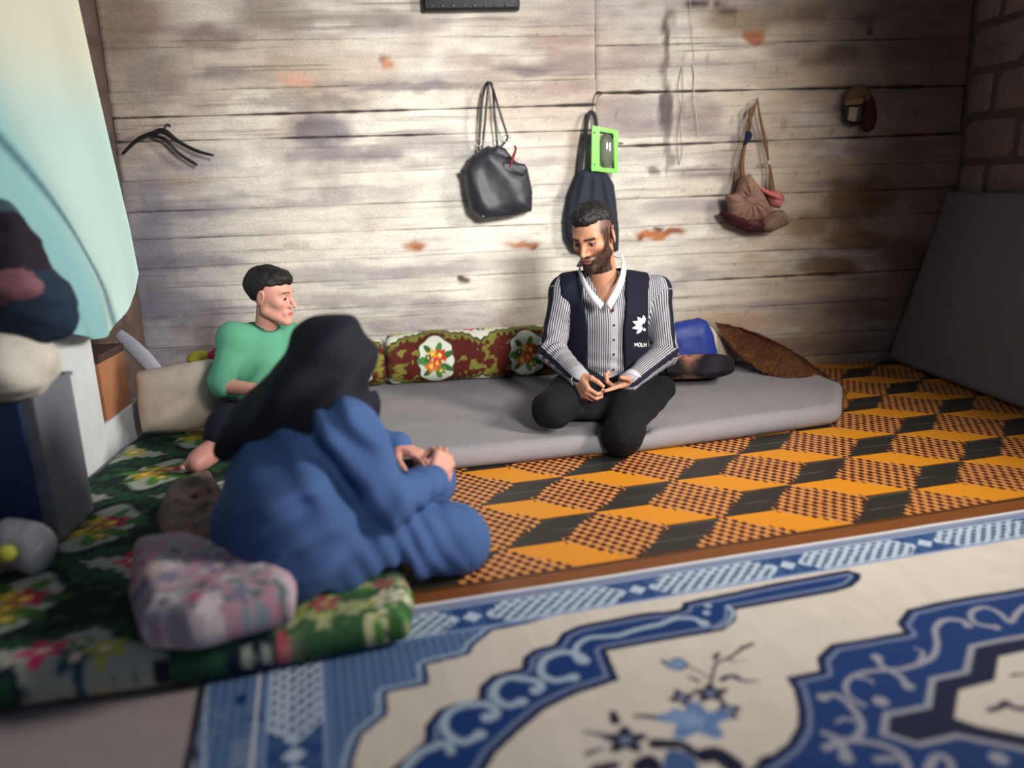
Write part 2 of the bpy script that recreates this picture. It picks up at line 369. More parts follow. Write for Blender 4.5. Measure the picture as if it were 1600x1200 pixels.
wall = tag(box('wall_back', (XL-.1, YW+.012, -.1), (XR+.1, YW+.15, ZT), M_joint, bev=0), kind='structure')
def board(x0, x1, zf0, zf1, seed, g0=1, g1=1):
    nx = max(8, int((x1-x0)/.012)); hz = 14
    xs = np.linspace(x0, x1, nx); KS = []
    e = np.array([0, .0025, .008, .018]); vs = []
    for x in xs:
        k0 = g0*max(.12, .75+.5*math.sin(x*5+seed)+.3*math.sin(x*13+seed*3)); k1 = g1*max(.12, .75+.5*math.sin(x*5+seed+7)+.3*math.sin(x*13+seed*3+21)); KS.append((k0, k1))
        a = zf0(x)+.0008*g0+.0016*(vj[0](x))*k0; b = zf1(x)-.0008*g1-.0016*(vj[1](x))*k1
        m = np.linspace(a+.03, b-.03, hz-8); zs = np.concatenate([a+e, m, b-e[::-1]]); vs.append(np.stack([np.full(len(zs), x), np.zeros(len(zs)), zs], 1))
    A = np.array(vs); nz = A.shape[1]; P = A.transpose(1, 0, 2).reshape(-1, 3)
    Q = P[:, [0, 2]]
    prot = .004*np.sin(seed*12.9)+.0035*vnoise(np.stack([Q[:, 0]*3, Q[:, 1]*14], 1), 1.6, seed, 3)+.002*vnoise(Q, 30, seed+5, 2)
    P[:, 1] = YW-.004-prot
    row = np.arange(nz).repeat(nx); edge = np.minimum(row, nz-1-row)
    KS = np.clip(np.array(KS), 0, 1.4); kk = np.where(row < nz/2, np.tile(KS[:, 0], nz), np.tile(KS[:, 1], nz))
    P[:, 1] += np.where(edge == 0, .012, np.where(edge == 1, .003, 0))*kk
    endc = np.tile(np.arange(nx), nz); P[:, 1] += np.where((endc == 0) | (endc == nx-1), .008 if P[0, 2] > 1.05 else .002, 0)
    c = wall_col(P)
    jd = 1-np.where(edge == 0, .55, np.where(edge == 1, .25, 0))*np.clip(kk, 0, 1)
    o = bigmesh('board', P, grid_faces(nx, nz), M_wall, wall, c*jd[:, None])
    return o
xs_ = W(932, 250, YW)[0]
def zline(px, py, slope):         # board joint passing a photo point, almost level
    p = W(px, py, YW); return lambda x: p[2]+slope*(x-p[0])
left_j = [(600, 655), (600, 607), (600, 566), (600, 524), (600, 478), (600, 436), (600, 402), (600, 360), (600, 318), (600, 268), (600, 212), (600, 173), (600, 133), (600, 60), (600, -20), (600, -120), (600, -200)]
right_j = [(1200, 600), (1200, 560), (1200, 524), (1200, 478), (1200, 433), (1200, 392), (1200, 345), (1200, 303), (1200, 262), (1200, 220), (1200, 140), (1200, 66), (1200, -20), (1200, -120), (1200, -200)]
GL = [.2, .2, .15, .3, .12, .25, .15, .25, .3, .15, .8, 1, .25, .15, .2, .2, .2]
GR = [.2, .25, .3, .25, .9, .25, .3, .5, .2, 1.1, 1.3, .4, .5, .3, .3]
for js, gs, x0, x1 in ((left_j, GL, XL, xs_-.0005), (right_j, GR, xs_+.0005, XR)):
    for k in range(len(js)-1):
        s1, s2 = .006*math.sin(k*2.3), .006*math.sin((k+1)*2.3)
        zf0 = zline(*js[k], s1); zf1 = zline(*js[k+1], s2)
        s = k*7+int(x1*3)
        vj = (lambda x, s=s: 1+math.sin(x*23+s)*.6+math.sin(x*57+s*2)*.5, lambda x, s=s: 1+math.sin(x*23+s+7)*.6+math.sin(x*57+s*2+14)*.5)
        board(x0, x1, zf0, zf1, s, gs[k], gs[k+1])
# side walls of concrete blocks
for nm, X, sgn, yb in (('wall_right', XR, 1, .95), ('wall_left', XL, -1, 1.2)):
    sw = tag(box(nm, (X, yb, -.1) if sgn > 0 else (X-.15, yb, -.1), (X+.15, YW, ZT) if sgn > 0 else (X, YW, ZT), M_mortar, bev=0), kind='structure')
    zrows = [0, .21, .42, .63, .83, 1.02, 1.235, 1.45, 1.66, 1.87, 2.08, 2.24]
    for r in range(len(zrows)-1):
        y = YW-.03-(r % 2)*.2
        ends = [YW-.012]+[YW-.21-(r % 2)*.19-.405*k for k in range(9)]
        for k in range(len(ends)-1):
            y1 = ends[k]-.007; y0 = max(ends[k+1]+.007, yb+.005)
            if y1-y0 < .05: continue
            n = 9; m = 6; yy = np.linspace(y0, y1, n); zz = np.linspace(zrows[r]+.007, zrows[r+1]-.007, m)
            Y_, Z_ = np.meshgrid(yy, zz); P = np.stack([np.zeros(n*m), Y_.ravel(), Z_.ravel()], 1)
            pr = .008+.004*RNG.rand()+.003*vnoise(P[:, 1:], 12, r*9+k, 2)
            ed = (P[:, 1] < y0+1e-6) | (P[:, 1] > y1-1e-6) | (P[:, 2] < zz[0]+1e-6) | (P[:, 2] > zz[-1]-1e-6)
            P[:, 1] += .006*vnoise(P[:, 1:], 9, r+k, 2); P[:, 2] += .005*vnoise(P[:, 1:], 9, r+k+50, 2)
            P[:, 0] = X-sgn*np.where(ed, -.004, pr)
            base = lin((132, 112, 104) if sgn > 0 else (104, 88, 84))*(0.85+.25*RNG.rand())
            c = base*(1+.18*vnoise(P[:, 1:], 6, r*5+k, 3))[:, None]
            bigmesh('block', P, grid_faces(n, m) if sgn < 0 else grid_faces(n, m)[:, ::-1], M_block, sw, c)

# ------------------------------------------------------------------ woven plastic mat with tumbling-block pattern
MO = V(1.13308, 2.36946); MA = math.radians(8.583); MAa, MBb = .67758, .32608
mu_ = V(math.cos(MA), math.sin(MA)); mv_ = V(-math.sin(MA), math.cos(MA))
def mxy(X, Y): return MO+mu_*X*MAa+mv_*Y*MBb
def orange_mat():
    m = bpy.data.materials.new('woven_mat'); m.use_nodes = True; nt = m.node_tree; N = nt.nodes; L = nt.links; b = N['Principled BSDF']
    tc = N.new('ShaderNodeTexCoord'); mp = N.new('ShaderNodeMapping'); mp.vector_type = 'TEXTURE'
    mp.inputs['Location'].default_value = (MO[0], MO[1], 0); mp.inputs['Rotation'].default_value = (0, 0, MA); mp.inputs['Scale'].default_value = (MAa, MBb, 1)
    L.new(tc.outputs['Object'], mp.inputs[0])
    # slight waviness of the hand-laid mat
    nz = N.new('ShaderNodeTexNoise'); nz.inputs['Scale'].default_value = 2.2; L.new(tc.outputs['Object'], nz.inputs[0])
    sp = N.new('ShaderNodeSeparateXYZ'); L.new(mp.outputs[0], sp.inputs[0]); X = S(nt, sp.outputs[0]); Y = S(nt, sp.outputs[1])
    wob = (S(nt, nz.outputs[0])-.5)*.045; X = X+wob*.6; Y = Y+wob
    Yf = Y*14; Yq = (Yf.floor()+.5)*(1/14)
    def fold(Yv):
        row = (Yv*2).floor(); y = (Yv*2).fract()*.5; x = (X-row*.5+.5).fract()-.5
        return x, y
    xq, yq = fold(Yq); stag = Yf.floor().mod(2)*.5
    x, y = fold(Y)
    rh = ((xq.abs()).lt(yq*.5)).max((xq.abs()).gt(yq*.5+.25))
    chk = (X*20+stag+ (Yf.fract()-.5)*.12).fract(); edge = (Yf.fract()-.5).abs()
    dark = chk.lt(.5)*edge.lt(.46)
    nA = N.new('ShaderNodeTexNoise'); nA.inputs['Scale'].default_value = 5; nA.inputs['Detail'].default_value = 5
    mA = N.new('ShaderNodeMapping'); mA.inputs['Scale'].default_value = (1, 14, 1); L.new(mp.outputs[0], mA.inputs[0]); L.new(mA.outputs[0], nA.inputs[0])
    nv = S(nt, nA.outputs[0])
    yel = rgbmix(nt, nv, (232, 140, 20), (214, 152, 48)); blk = rgbmix(nt, nv, (30, 28, 26), (62, 58, 52))
    line = (Y*4+.13).fract().lt(.022)*nv.gt(.47)
    blk = rgbmix(nt, line, blk, (128, 124, 118))
    chc = rgbmix(nt, dark, (212, 146, 82), (72, 14, 18))
    body = rgbmix(nt, x.gt(0), yel, blk); body = rgbmix(nt, rh, body, chc)
    seam = (Y*2).fract().lt(.035); body = rgbmix(nt, seam*.7, body, (60, 24, 14))
    bro = rgbmix(nt, nv, (96, 52, 24), (150, 92, 48))
    body = rgbmix(nt, Y.lt(-1.013), body, bro); body = rgbmix(nt, Y.lt(-1.003)*Y.gt(-1.03), body, (30, 18, 18)); body = rgbmix(nt, Y.lt(-1.25)*Y.gt(-1.27), body, (40, 20, 14))
    L.new(body, b.inputs['Base Color']); b.inputs['Roughness'].default_value = .42; b.inputs['Specular IOR Level'].default_value = .35
    wv = N.new('ShaderNodeTexNoise'); wv.inputs['Scale'].default_value = 1; mB = N.new('ShaderNodeMapping'); mB.inputs['Scale'].default_value = (60, 260, 1)
    L.new(mp.outputs[0], mB.inputs[0]); L.new(mB.outputs[0], wv.inputs[0])
    bp = N.new('ShaderNodeBump'); bp.inputs['Strength'].default_value = .35; bp.inputs['Distance'].default_value = .002; L.new(wv.outputs[0], bp.inputs['Height']); L.new(bp.outputs[0], b.inputs['Normal'])
    return m
def sheet(name, poly, z0, z1, m, label, cat, sub=0):
    import bmesh
    bm = bmesh.new(); vs = [bm.verts.new((p[0], p[1], z0)) for p in poly]; f = bm.faces.new(vs)
    r = bmesh.ops.extrude_face_region(bm, geom=[f]); 
    for v in [g for g in r['geom'] if isinstance(g, bmesh.types.BMVert)]: v.co.z = z1
    bmesh.ops.recalc_face_normals(bm, faces=bm.faces[:])
    me = bpy.data.meshes.new(name); bm.to_mesh(me); bm.free(); me.materials.append(m)
    return tag(link(name, me), label, cat)
a = mxy(-2.4, -1.3); b_ = mxy(2.2, -1.3)
t = (XR-.005-a[0])/(b_[0]-a[0]); cR = a+(b_-a)*t
sheet('patterned_mat', [a, cR, (XR-.005, YW-.012), (mxy(-2.4, 0)[0]-.25, YW-.012)], .0, .004, orange_mat(), 'shiny woven floor mat with orange, black and checkered tumbling blocks', 'mat')

# ------------------------------------------------------------------ blue and cream rug, the print worked out in the rug's own plane
RC = V(-.554, 1.717); RA = math.radians(8.3); ru = V(math.cos(RA), math.sin(RA)); rv = V(math.sin(RA), -math.cos(RA))
def uv(x, y): p = G(x, y, .004)[:2]-RC; return V(p@ru, p@rv)
def build_rug():
    U1, V1 = 2.9, 1.25; cs = .0042
    nu, nv = int(U1/cs), int(V1/cs); u = np.linspace(0, U1, nu); v = np.linspace(0, V1, nv)
    Ug, Vg = np.meshgrid(u, v); P = np.stack([Ug.ravel(), Vg.ravel()], 1)
    wp = RC+P[:, :1]*ru+P[:, 1:]*rv
    keep = wp[:, 0] < XR-.01
    beige = lin((208, 201, 191)); blue = lin((6, 52, 112)); navy = lin((8, 16, 50)); pale = lin((158, 178, 198)); mid = lin((58, 92, 142)); grey = lin((112, 124, 156))
    C = np.tile(beige, (len(P), 1)); C *= (1+.05*vnoise(P*V(8, 1), 6, 3, 3))[:, None]
    E = .0035
    def put(mask, col): 
        nonlocal C
        C = mix(C, col, np.clip(mask, 0, 1))
    def pts(L): return np.array([uv(*p) for p in L])
    def near(A, m):
        lo = A.min(0)-m; hi = A.max(0)+m
        return np.where((P[:, 0] > lo[0]) & (P[:, 0] < hi[0]) & (P[:, 1] > lo[1]) & (P[:, 1] < hi[1]))[0]
    def stroke(L, w, col, sm=5, w2=None, closed=False):
        nonlocal C
        A = pts(L); A = catmull(A, sm, closed) if sm > 1 else A
        if closed: A = np.vstack([A, A[:1]])
        id_ = near(A, max(w, w2 or 0)+.01); Q = P[id_]; d = np.full(len(Q), 9.); n = len(A)-1
        for i in range(n):
            dd, t = seg_d2(Q, A[i], A[i+1]); s = (i+t)/n; ww = w+((w2 if w2 is not None else w)-w)*s
            d = np.minimum(d, dd-ww)
        C[id_] = mix(C[id_], col, sstep(E/2, -E/2, d))
    def dot(x, y, r, col, ry=None, star=0):
        nonlocal C
        c = uv(x, y); ry = ry or r; id_ = near(c[None], max(r, ry)*1.5+.01); q = (P[id_]-c)/V(r, ry)
        rr = np.linalg.norm(q, axis=1); th = np.arctan2(q[:, 1], q[:, 0]); lim = 1+(.28*np.cos(star*th) if star else 0)
        C[id_] = mix(C[id_], col, sstep(.12, -.12, rr-lim))
    def fill(L, col, sm=1, rim=None):
        nonlocal C
        A = pts(L); A = catmull(A, sm, True) if sm > 1 else A; id_ = near(A, .02); d = poly_sd(P[id_], A)
        c = C[id_]; c = mix(c, col, sstep(E/2, -E/2, d))
        for (d0, d1, cc) in (rim or []):
            c = mix(c, cc, sstep(d0-E/2, d0+E/2, d)*sstep(d1+E/2, d1-E/2, d))
        C[id_] = c
    rim = [(-.011, 0, navy), (-.026, -.017, grey)]
    # pale corner area along the left and far border
    fill([(820, 978), (770, 988), (742, 1010), (733, 1026), (667, 1042), (671, 1072), (605, 1085), (606, 1120), (585, 1136), (566, 1152), (553, 1190), (548, 1240), (300, 1260), (310, 1020), (400, 960), (640, 900), (980, 930)], mid, 1, [(-.006, 0, navy), (-.022, -.014, pale)])
    st = np.abs(((P[:, 0]/.02) % 1)-.5)*2
    bl = (np.abs(C-mid).sum(1) < .02); C[bl] = mix(C[bl], pale, .28*st[bl])
    # scalloped blue frame
    F1 = [(560, 1290), (612, 1205), (642, 1180), (664, 1160), (664, 1138), (685, 1112), (715, 1101), (747, 1096), (749, 1076), (770, 1057), (815, 1046), (817, 1030), (835, 1017), (867, 1009), (878, 992), (903, 981), (958, 970), (1010, 960), (1045, 958), (1064, 953), (1067, 944), (1195, 917), (1324, 893), (1345, 899), (1343, 909), (1330, 920), (1306, 927), (1150, 955), (1150, 972), (1131, 987), (1100, 993), (948, 1021), (967, 1065), (900, 1087), (850, 1112), (812, 1145), (775, 1180), (740, 1240), (700, 1330)]
    fill(F1, blue, 1, rim)
    pw = .0085
    for L, w in (([(1100, 978), (1085, 969), (1055, 969), (1032, 978), (1010, 983), (985, 990), (966, 996), (942, 998), (920, 1000), (903, 1010), (899, 1022), (902, 1032), (915, 1036)], .007),
                 ([(906, 1036), (912, 1030), (898, 1024), (878, 1022), (852, 1032), (845, 1047), (850, 1059), (868, 1066), (896, 1060)], pw),
                 ([(836, 1082), (846, 1078), (842, 1068), (822, 1064), (795, 1062), (776, 1074), (773, 1092), (792, 1105), (815, 1099)], pw),
                 ([(760, 1126), (775, 1121), (772, 1110), (755, 1103), (722, 1105), (697, 1123), (698, 1148), (724, 1163), (750, 1151)], pw),
                 ([(705, 1178), (698, 1166), (672, 1172), (650, 1184), (632, 1210), (640, 1240)], pw)):
        stroke(L, w, pale)
    for x, y, r in ((1100, 976, .013), (912, 1035, .014), (896, 1061, .013), (838, 1081, .014), (815, 1099, .013), (762, 1124, .014), (750, 1151, .013), (1106, 949, .009), (1104, 960, .009)): dot(x, y, r, pale)
    stroke([(1137, 950), (1145, 958), (1142, 970), (1132, 979), (1115, 984)], .006, pale, 5, .002)
    # second, larger medallion at the right
    F2 = [(1150, 1260), (1170, 1205), (1200, 1187), (1230, 1165), (1246, 1138), (1247, 1112), (1240, 1080), (1228, 1062), (1280, 1051), (1276, 1030), (1297, 1010), (1412, 990), (1401, 976), (1417, 955), (1475, 942), (1600, 921), (1720, 900), (1900, 1000), (1900, 1500), (1200, 1500)]
    fill(F2, blue, 1, rim)
    g2 = lin((150, 152, 166))
    for L, w, w2 in (([(1600, 950), (1588, 962), (1578, 975), (1560, 960), (1537, 952), (1517, 960), (1523, 976), (1555, 983)], .006, None),
                 ([(1514, 981), (1500, 972), (1475, 972), (1461, 985), (1464, 1010), (1453, 1032), (1412, 1047), (1375, 1050), (1340, 1056), (1322, 1070), (1326, 1090), (1350, 1105)], .007, .005),
                 ([(1370, 1032), (1380, 1045), (1404, 1058), (1418, 1074)], .006, .007), ([(1437, 1037), (1442, 1022), (1428, 1015)], .006, .002), ([(1340, 1060), (1360, 1066), (1365, 1072)], .006, .001),
                 ([(1285, 1092), (1307, 1089), (1331, 1108), (1346, 1135), (1336, 1157), (1307, 1160)], .006, .008), ([(1335, 1128), (1318, 1126), (1307, 1132)], .005, .003), ([(1290, 1172), (1310, 1160), (1287, 1148)], .008, .006),
                 ([(1307, 1160), (1340, 1161), (1375, 1166), (1408, 1182), (1420, 1210)], .006, .007), ([(1312, 1165), (1325, 1186)], .009, .009), ([(1370, 1190), (1400, 1188)], .007, .006), ([(1450, 1205), (1462, 1185), (1482, 1190), (1490, 1220)], .008, .006)):
        stroke(L, w, g2, 5, w2)
    for x, y, r in ((1376, 1099, .015), (1370, 1030, .012), (1419, 1075, .012), (1286, 1092, .012), (1512, 980, .01), (1556, 983, .01), (1322, 1187, .013), (1560, 1188, .016)): dot(x, y, r, g2)
    Z = [(1720, 975), (1600, 994), (1513, 1010), (1504, 1050), (1451, 1061), (1444, 1104), (1379, 1116), (1374, 1151), (1437, 1171), (1500, 1157), (1600, 1178), (1760, 1215), (2000, 1200)]
    fill(Z, lin((12, 24, 58)), 1, [(-.013, 0, g2)])
    fill([(1740, 1000), (1600, 1021), (1560, 1029), (1554, 1067), (1498, 1081), (1491, 1125), (1530, 1138), (1600, 1152), (1740, 1180)], beige)
    stroke([(1545, 1113), (1562, 1108), (1572, 1100), (1582, 1108), (1610, 1112)], .006, navy, 4, .008); stroke([(1580, 1058), (1600, 1056)], .004, navy)
    # loose flowers
    for L, w, w2 in (([(1074, 1043), (1092, 1052), (1110, 1064)], .0025, .002), ([(1110, 1074), (1115, 1050), (1121, 1038), (1142, 1029), (1158, 1017), (1176, 1008)], .003, .004), ([(1117, 1031), (1123, 1022)], .007, .003),
                 ([(1138, 1033), (1150, 1037), (1168, 1034)], .003, .001), ([(1128, 1065), (1140, 1059), (1153, 1060)], .007, .004), ([(1150, 1063), (1168, 1068), (1186, 1067)], .006, .002), ([(1076, 1060), (1091, 1067)], .003, .005),
                 ([(992, 1123), (1006, 1122), (1020, 1124), (1040, 1125)], .004, .008), ([(958, 1118), (961, 1130)], .008, .01), ([(914, 1146), (928, 1150), (942, 1152)], .003, .005), ([(917, 1182), (930, 1176), (942, 1173)], .005, .003),
                 ([(1024, 1166), (1042, 1166), (1066, 1168), (1084, 1180)], .014, .01), ([(1100, 1185), (1120, 1182), (1146, 1200)], .018, .02), ([(1000, 1202), (1015, 1192), (1024, 1205)], .016, .014), ([(930, 1205), (960, 1200)], .01, .01), ([(1185, 1193), (1200, 1186)], .004, .006)):
        stroke(L, w, navy, 4, w2)
    stroke([(1160, 1015), (1174, 1010)], .006, navy, 3, .004); stroke([(1145, 1062), (1156, 1064)], .003, mid, 2); stroke([(1022, 1124), (1034, 1125)], .005, mid, 3)
    fill([(1031, 1034), (1045, 1036), (1058, 1031), (1072, 1037), (1074, 1044), (1062, 1050), (1045, 1046)], lin((120, 148, 190)), 3, [(-.003, .001, navy)])
    dot(1110, 1086, .03, navy, .024, 5); dot(1110, 1086, .010, grey); dot(1065, 1093, .021, navy, .021, 4); dot(1065, 1093, .010, grey)
    dot(1138, 1113, .021, navy, .021, 4); dot(1138, 1113, .012, grey); dot(977, 1160, .034, navy, .03, 5); dot(977, 1160, .012, grey)
    dot(1088, 1130, .055, lin((96, 128, 176)), .045, 5); dot(1062, 1124, .03, lin((120, 148, 190)), .022, 4); dot(1084, 1130, .02, lin((130, 156, 196)), .018, 5)
    fill([(1040, 1180), (1060, 1176), (1085, 1190), (1090, 1215), (1040, 1215)], mid, 3)
    # border bands: white hem, grey line, lattice of long hexagons on fine blue stripes
    def band(s, a, d0, d1, jo, per, sel, dull=0):
        nonlocal C
        c = C[sel]; s = s[sel]; a = a[sel]
        c = mix(c, blue, sstep(d0-.002, d0+.002, a)*sstep(d1+.002, d1-.002, a)); inn = (a > d0) & (a < d1)
        c = mix(c, lin((76, 106, 150)), np.where(inn & (((s/.0135) % 1) > .5), .75, 0))
        h = (d1-d0)/2; m = (d0+d1)/2; q = ((s-jo)/per) % 1; q = np.minimum(q, 1-q)*per; aa = np.abs(a-m)
        hexm = (q > .033) & (aa < np.minimum(h*.93, (q-.033)*.9+.006)); c = np.where(hexm[:, None], lin((178, 196, 216)), c)
        lx = ((s*.86+(a-m)*.9)/.0285) % 1; lz = ((a-m)/.0175) % 1
        c = np.where((hexm & (lx > .52) & (lz > .35) & (q > .05) & (aa < h*.85))[:, None], lin((28, 44, 96)), c)
        c = np.where(((q+aa*1.0) < .024)[:, None], lin((178, 196, 216)), c)
        for e_ in (d0, d1): c = mix(c, lin((130, 150, 190)), sstep(.005, .003, np.abs(a-e_)))
        C[sel] = c
    j1 = uv(742, 976)[0]; j2 = uv(1238, 891)[0]; per = (j2-j1)/2
    d0, d1 = .046, .150
    U_, V__ = P[:, 0], P[:, 1]
    le = U_ < .0
    band(V__, U_-.0, .135, .245, uv(493, 1177)[1], per, (U_ > .13) & (U_ < .25) & (V__ > d1-.01))
    sel = (U_ < .13) & (V__ > .1); C[sel] = mix(C[sel], lin((120, 134, 162)), sstep(.05, .3, vnoise(P[sel], 22, 8, 2))*.8)
    fill([(382, 1127), (404, 1118), (408, 1100), (412, 1132)], blue); dot(378, 1096, .012, blue, .02)
    C[(U_ > .112) & (U_ < .122)] = lin((190, 198, 210))
    sel = (V__ < d1+.012); C[sel] = np.where((V__[sel] > d1)[:, None], C[sel], beige)
    band(U_, V__, d0, d1, j1, per, V__ < d1+.006)
    hem = V__ < .016; C[hem] = lin((226, 228, 232)); g = (V__ >= .016) & (V__ < .034); C[g] = lin((126, 138, 168)); g = (V__ >= .034) & (V__ < .039); C[g] = lin((40, 60, 110))
    g = (V__ > .022) & (V__ < .027); C[g] = lin((150, 160, 184))
    g = U_ < .012; C[g] = lin((70, 64, 70))
    relief = .0012*vnoise(wp, 5, 4, 2)+.0004*np.sin(P[:, 1]/.0065*math.pi)
    z = .0085+relief
    vt = np.column_stack([wp, z]); F = grid_faces(nu, nv)[:, ::-1]; F = F[keep[F].all(1)]
    # hem thickness
    used = np.zeros(len(vt), bool); used[F.ravel()] = True
    z0 = np.where((P[:, 1] <= 1e-6) | (P[:, 0] <= 1e-6), .0045, vt[:, 2]); vt[:, 2] = z0
    idx = np.full(len(vt), -1); idx[used] = np.arange(used.sum())
    M_rug = mat('rug_print', attr=True, rough=.8, var=.05, vscale=12, bump=.35, bscale=300, stretch=(1, 1, 1), fine=.05)
    tag(bigmesh('patterned_rug', vt[used], idx[F], M_rug, None, C[used]), 'large cream rug with blue scrollwork, lattice border and small flowers, nearest the camera', 'rug')
build_rug()
# plain pale floor cover in the near left corner
pl = [G(-160, 1125)[:2], G(0, 1075)[:2], G(330, 1040)[:2], G(312, 1085)[:2], G(300, 1200)[:2], G(285, 1320)[:2], G(-160, 1320)[:2]]
sheet('floor_cover', pl, .0, .003, mat('pale_cover', (160, 148, 148), .85, var=.06, bump=.2), 'plain pale beige floor cover in the near left corner beside the blue rug', 'floor cover')
# ------------------------------------------------------------------ floral prints and soft furnishings
def flower(C, P, c, r, col, ctr, k=5, ph=0.0, sel=None):
    q = (P-c)/r; rr = np.linalg.norm(q, axis=1); th = np.arctan2(q[:, 1], q[:, 0])+ph
    C = mix(C, col, sstep(.1, -.1, rr-(.8+.25*np.cos(k*th)))); C = mix(C, col*.6, sstep(.06, .0, np.abs(rr-.5))*.5)
    return mix(C, ctr, sstep(.36, .26, rr))
def leafs(C, P, c, r, col, n=5, ph=0.0):
    for i in range(n):
        a = ph+i*2*math.pi/n; d = V(math.cos(a), math.sin(a)); q = P-c-d*r*.8
        u = q@d/(r*.5); v_ = q@V(-d[1], d[0])/(r*.2); C = mix(C, col*(.7+.5*(i % 2)), sstep(1.1, .9, np.sqrt(u*u+v_*v_)))
    return C
def medallions(P, per, h, field, edge, card, olive, off=(0, 0), seed=1, yel=(214, 170, 60), fs=1.0, pal=((196, 54, 40), (222, 120, 50), (206, 80, 50))):
    """repeat of scalloped white cartouches holding bouquets, joined by scroll bands, second row staggered"""
    C = np.tile(lin(card), (len(P), 1))
    X = (P[:, 0]-off[0])/per; Y = (P[:, 1]-off[1])/h
    band = .5+.17*np.cos(2*math.pi*X)+.05*np.cos(6*math.pi*X)+.02*np.cos(26*math.pi*X)
    ay = np.abs((Y+.5) % 1-.5)
    C = mix(C, lin(olive), sstep(.02, -.02, ay-band*.82)); C = mix(C, lin(edge), sstep(.03, .01, np.abs(ay-band*.82)))
    C = mix(C, lin(field), sstep(.02, -.02, ay-band*.62+.03*np.cos(30*math.pi*X))); n = vnoise(np.stack([P[:, 0], P[:, 1]], 1), 28, seed, 3)
    C = mix(C, lin(olive)*1.25, sstep(.18, .3, n)*sstep(.02, -.02, ay-band*.8)*.8)
    xr = (X+.5) % 1-.5; yr = (Y+.5) % 1-.5; L = np.stack([xr*per, yr*h], 1); th = np.arctan2(L[:, 1]/h, L[:, 0]/per)
    rr = np.hypot(L[:, 0]/(per*.185), L[:, 1]/(h*.345)); lim = 1+.06*np.cos(8*th)
    C = mix(C, lin(edge), sstep(.06, -.02, rr-lim-.06)); C = mix(C, lin(card), sstep(.04, -.04, rr-lim))
    q = min(per, h)*.11*fs
    C = leafs(C, L, V(0, 0), q*2.1, lin((70, 116, 58)), 7, .4)
    for (fx, fy, fr, cc) in ((.5, .6, 1.05, pal[0]), (-.7, -.5, 1.0, pal[1]), (.6, -1.2, .8, (96, 140, 60)), (-.5, .9, .7, yel), (.1, -.2, .7, pal[2]), (-1.1, .4, .5, (30, 62, 60))):
        C = flower(C, L, V(fx, fy)*q, q*fr, lin(cc), lin((240, 200, 90)), 5, fx)
    xs2 = (X) % 1-.5; ys2 = (Y) % 1-.5; L2 = np.stack([xs2*per, ys2*h], 1)
    for (fx, fy, fr, cc) in ((-1.2, .3, 1.1, (214, 60, 116)), (.3, -.2, .8, (40, 84, 92)), (1.4, .3, .9, (190, 190, 80)), (0, .9, .6, (70, 130, 70))):
        C = flower(C, L2, V(fx, fy)*q, q*fr, lin(cc), lin((250, 220, 190)), 5, fy)
    return C
def mixed_floral(P, bg, pal, sc, seed, n=60, ext=((-.5, -.5), (.5, .5))):
    C = np.tile(lin(bg), (len(P), 1)); rs = np.random.RandomState(seed)
    C = mix(C, lin(pal[0]), sstep(.05, .2, vnoise(P, 1.2/sc, seed, 2))*.6)
    for i in range(n):
        c = V(*[rs.uniform(ext[0][k], ext[1][k]) for k in range(2)]); r = sc*rs.uniform(.5, 1.1)
        if i % 3 == 0: C = leafs(C, P, c, r*1.3, lin(pal[-1]), 4, rs.rand()*3)
        else: C = flower(C, P, c, r, lin(pal[rs.randint(len(pal)-1)]), lin(pal[rs.randint(len(pal))]), 5, rs.rand()*3)
    return C
def slab(name, poly, z0, th, m, parent=None, colf=None, cs=.012, soft=.035, relief=None, tilt=None, post=None):
    """padded sheet (mattress, quilt): outline on the ground, rounded rim, height relief on the upper side"""
    poly = np.asarray(poly, float); lo = poly.min(0); hi = poly.max(0)
    def f(P):
        sh = P.shape[:-1]
        if len(sh) == 3:     # the outline distance is the same for every height: work it out once
            q = P[:, :, 0, :2].reshape(-1, 2); d = poly_sd(q, poly).reshape(sh[0], sh[1], 1); r = (relief(q) if relief is not None else np.zeros(len(q))).reshape(sh[0], sh[1], 1)
        else:
            d = poly_sd(P[:, :2], poly); r = relief(P[:, :2]) if relief is not None else 0
        z = P[..., 2]; R_ = min(soft, th*.48); top = z0+th+r*np.clip(-d/soft, 0, 1); zc = (z0+top)/2; h = (top-z0)/2
        a = d+R_; b = np.abs(z-zc)-(h-R_)
        return np.minimum(np.maximum(a, b), 0)+np.hypot(np.maximum(a, 0), np.maximum(b, 0))-R_
    pr = Prim(f, [lo[0], lo[1], z0-.01], [hi[0], hi[1], z0+th+.05], .001)
    vt, F = nets([pr], cs, post=post)
    C = colf(vt[:, :2], None) if colf is not None else None
    if tilt is not None: vt = tilt(vt)
    return bigmesh(name, vt, F, m, parent, C)
M_print = mat('cotton_print', attr=True, rough=.92, var=.06, vscale=10, bump=.3, bscale=350)
M_grey = mat('grey_upholstery', (140, 137, 142), .92, var=.05, vscale=14, bump=.35, bscale=420, fine=.13)

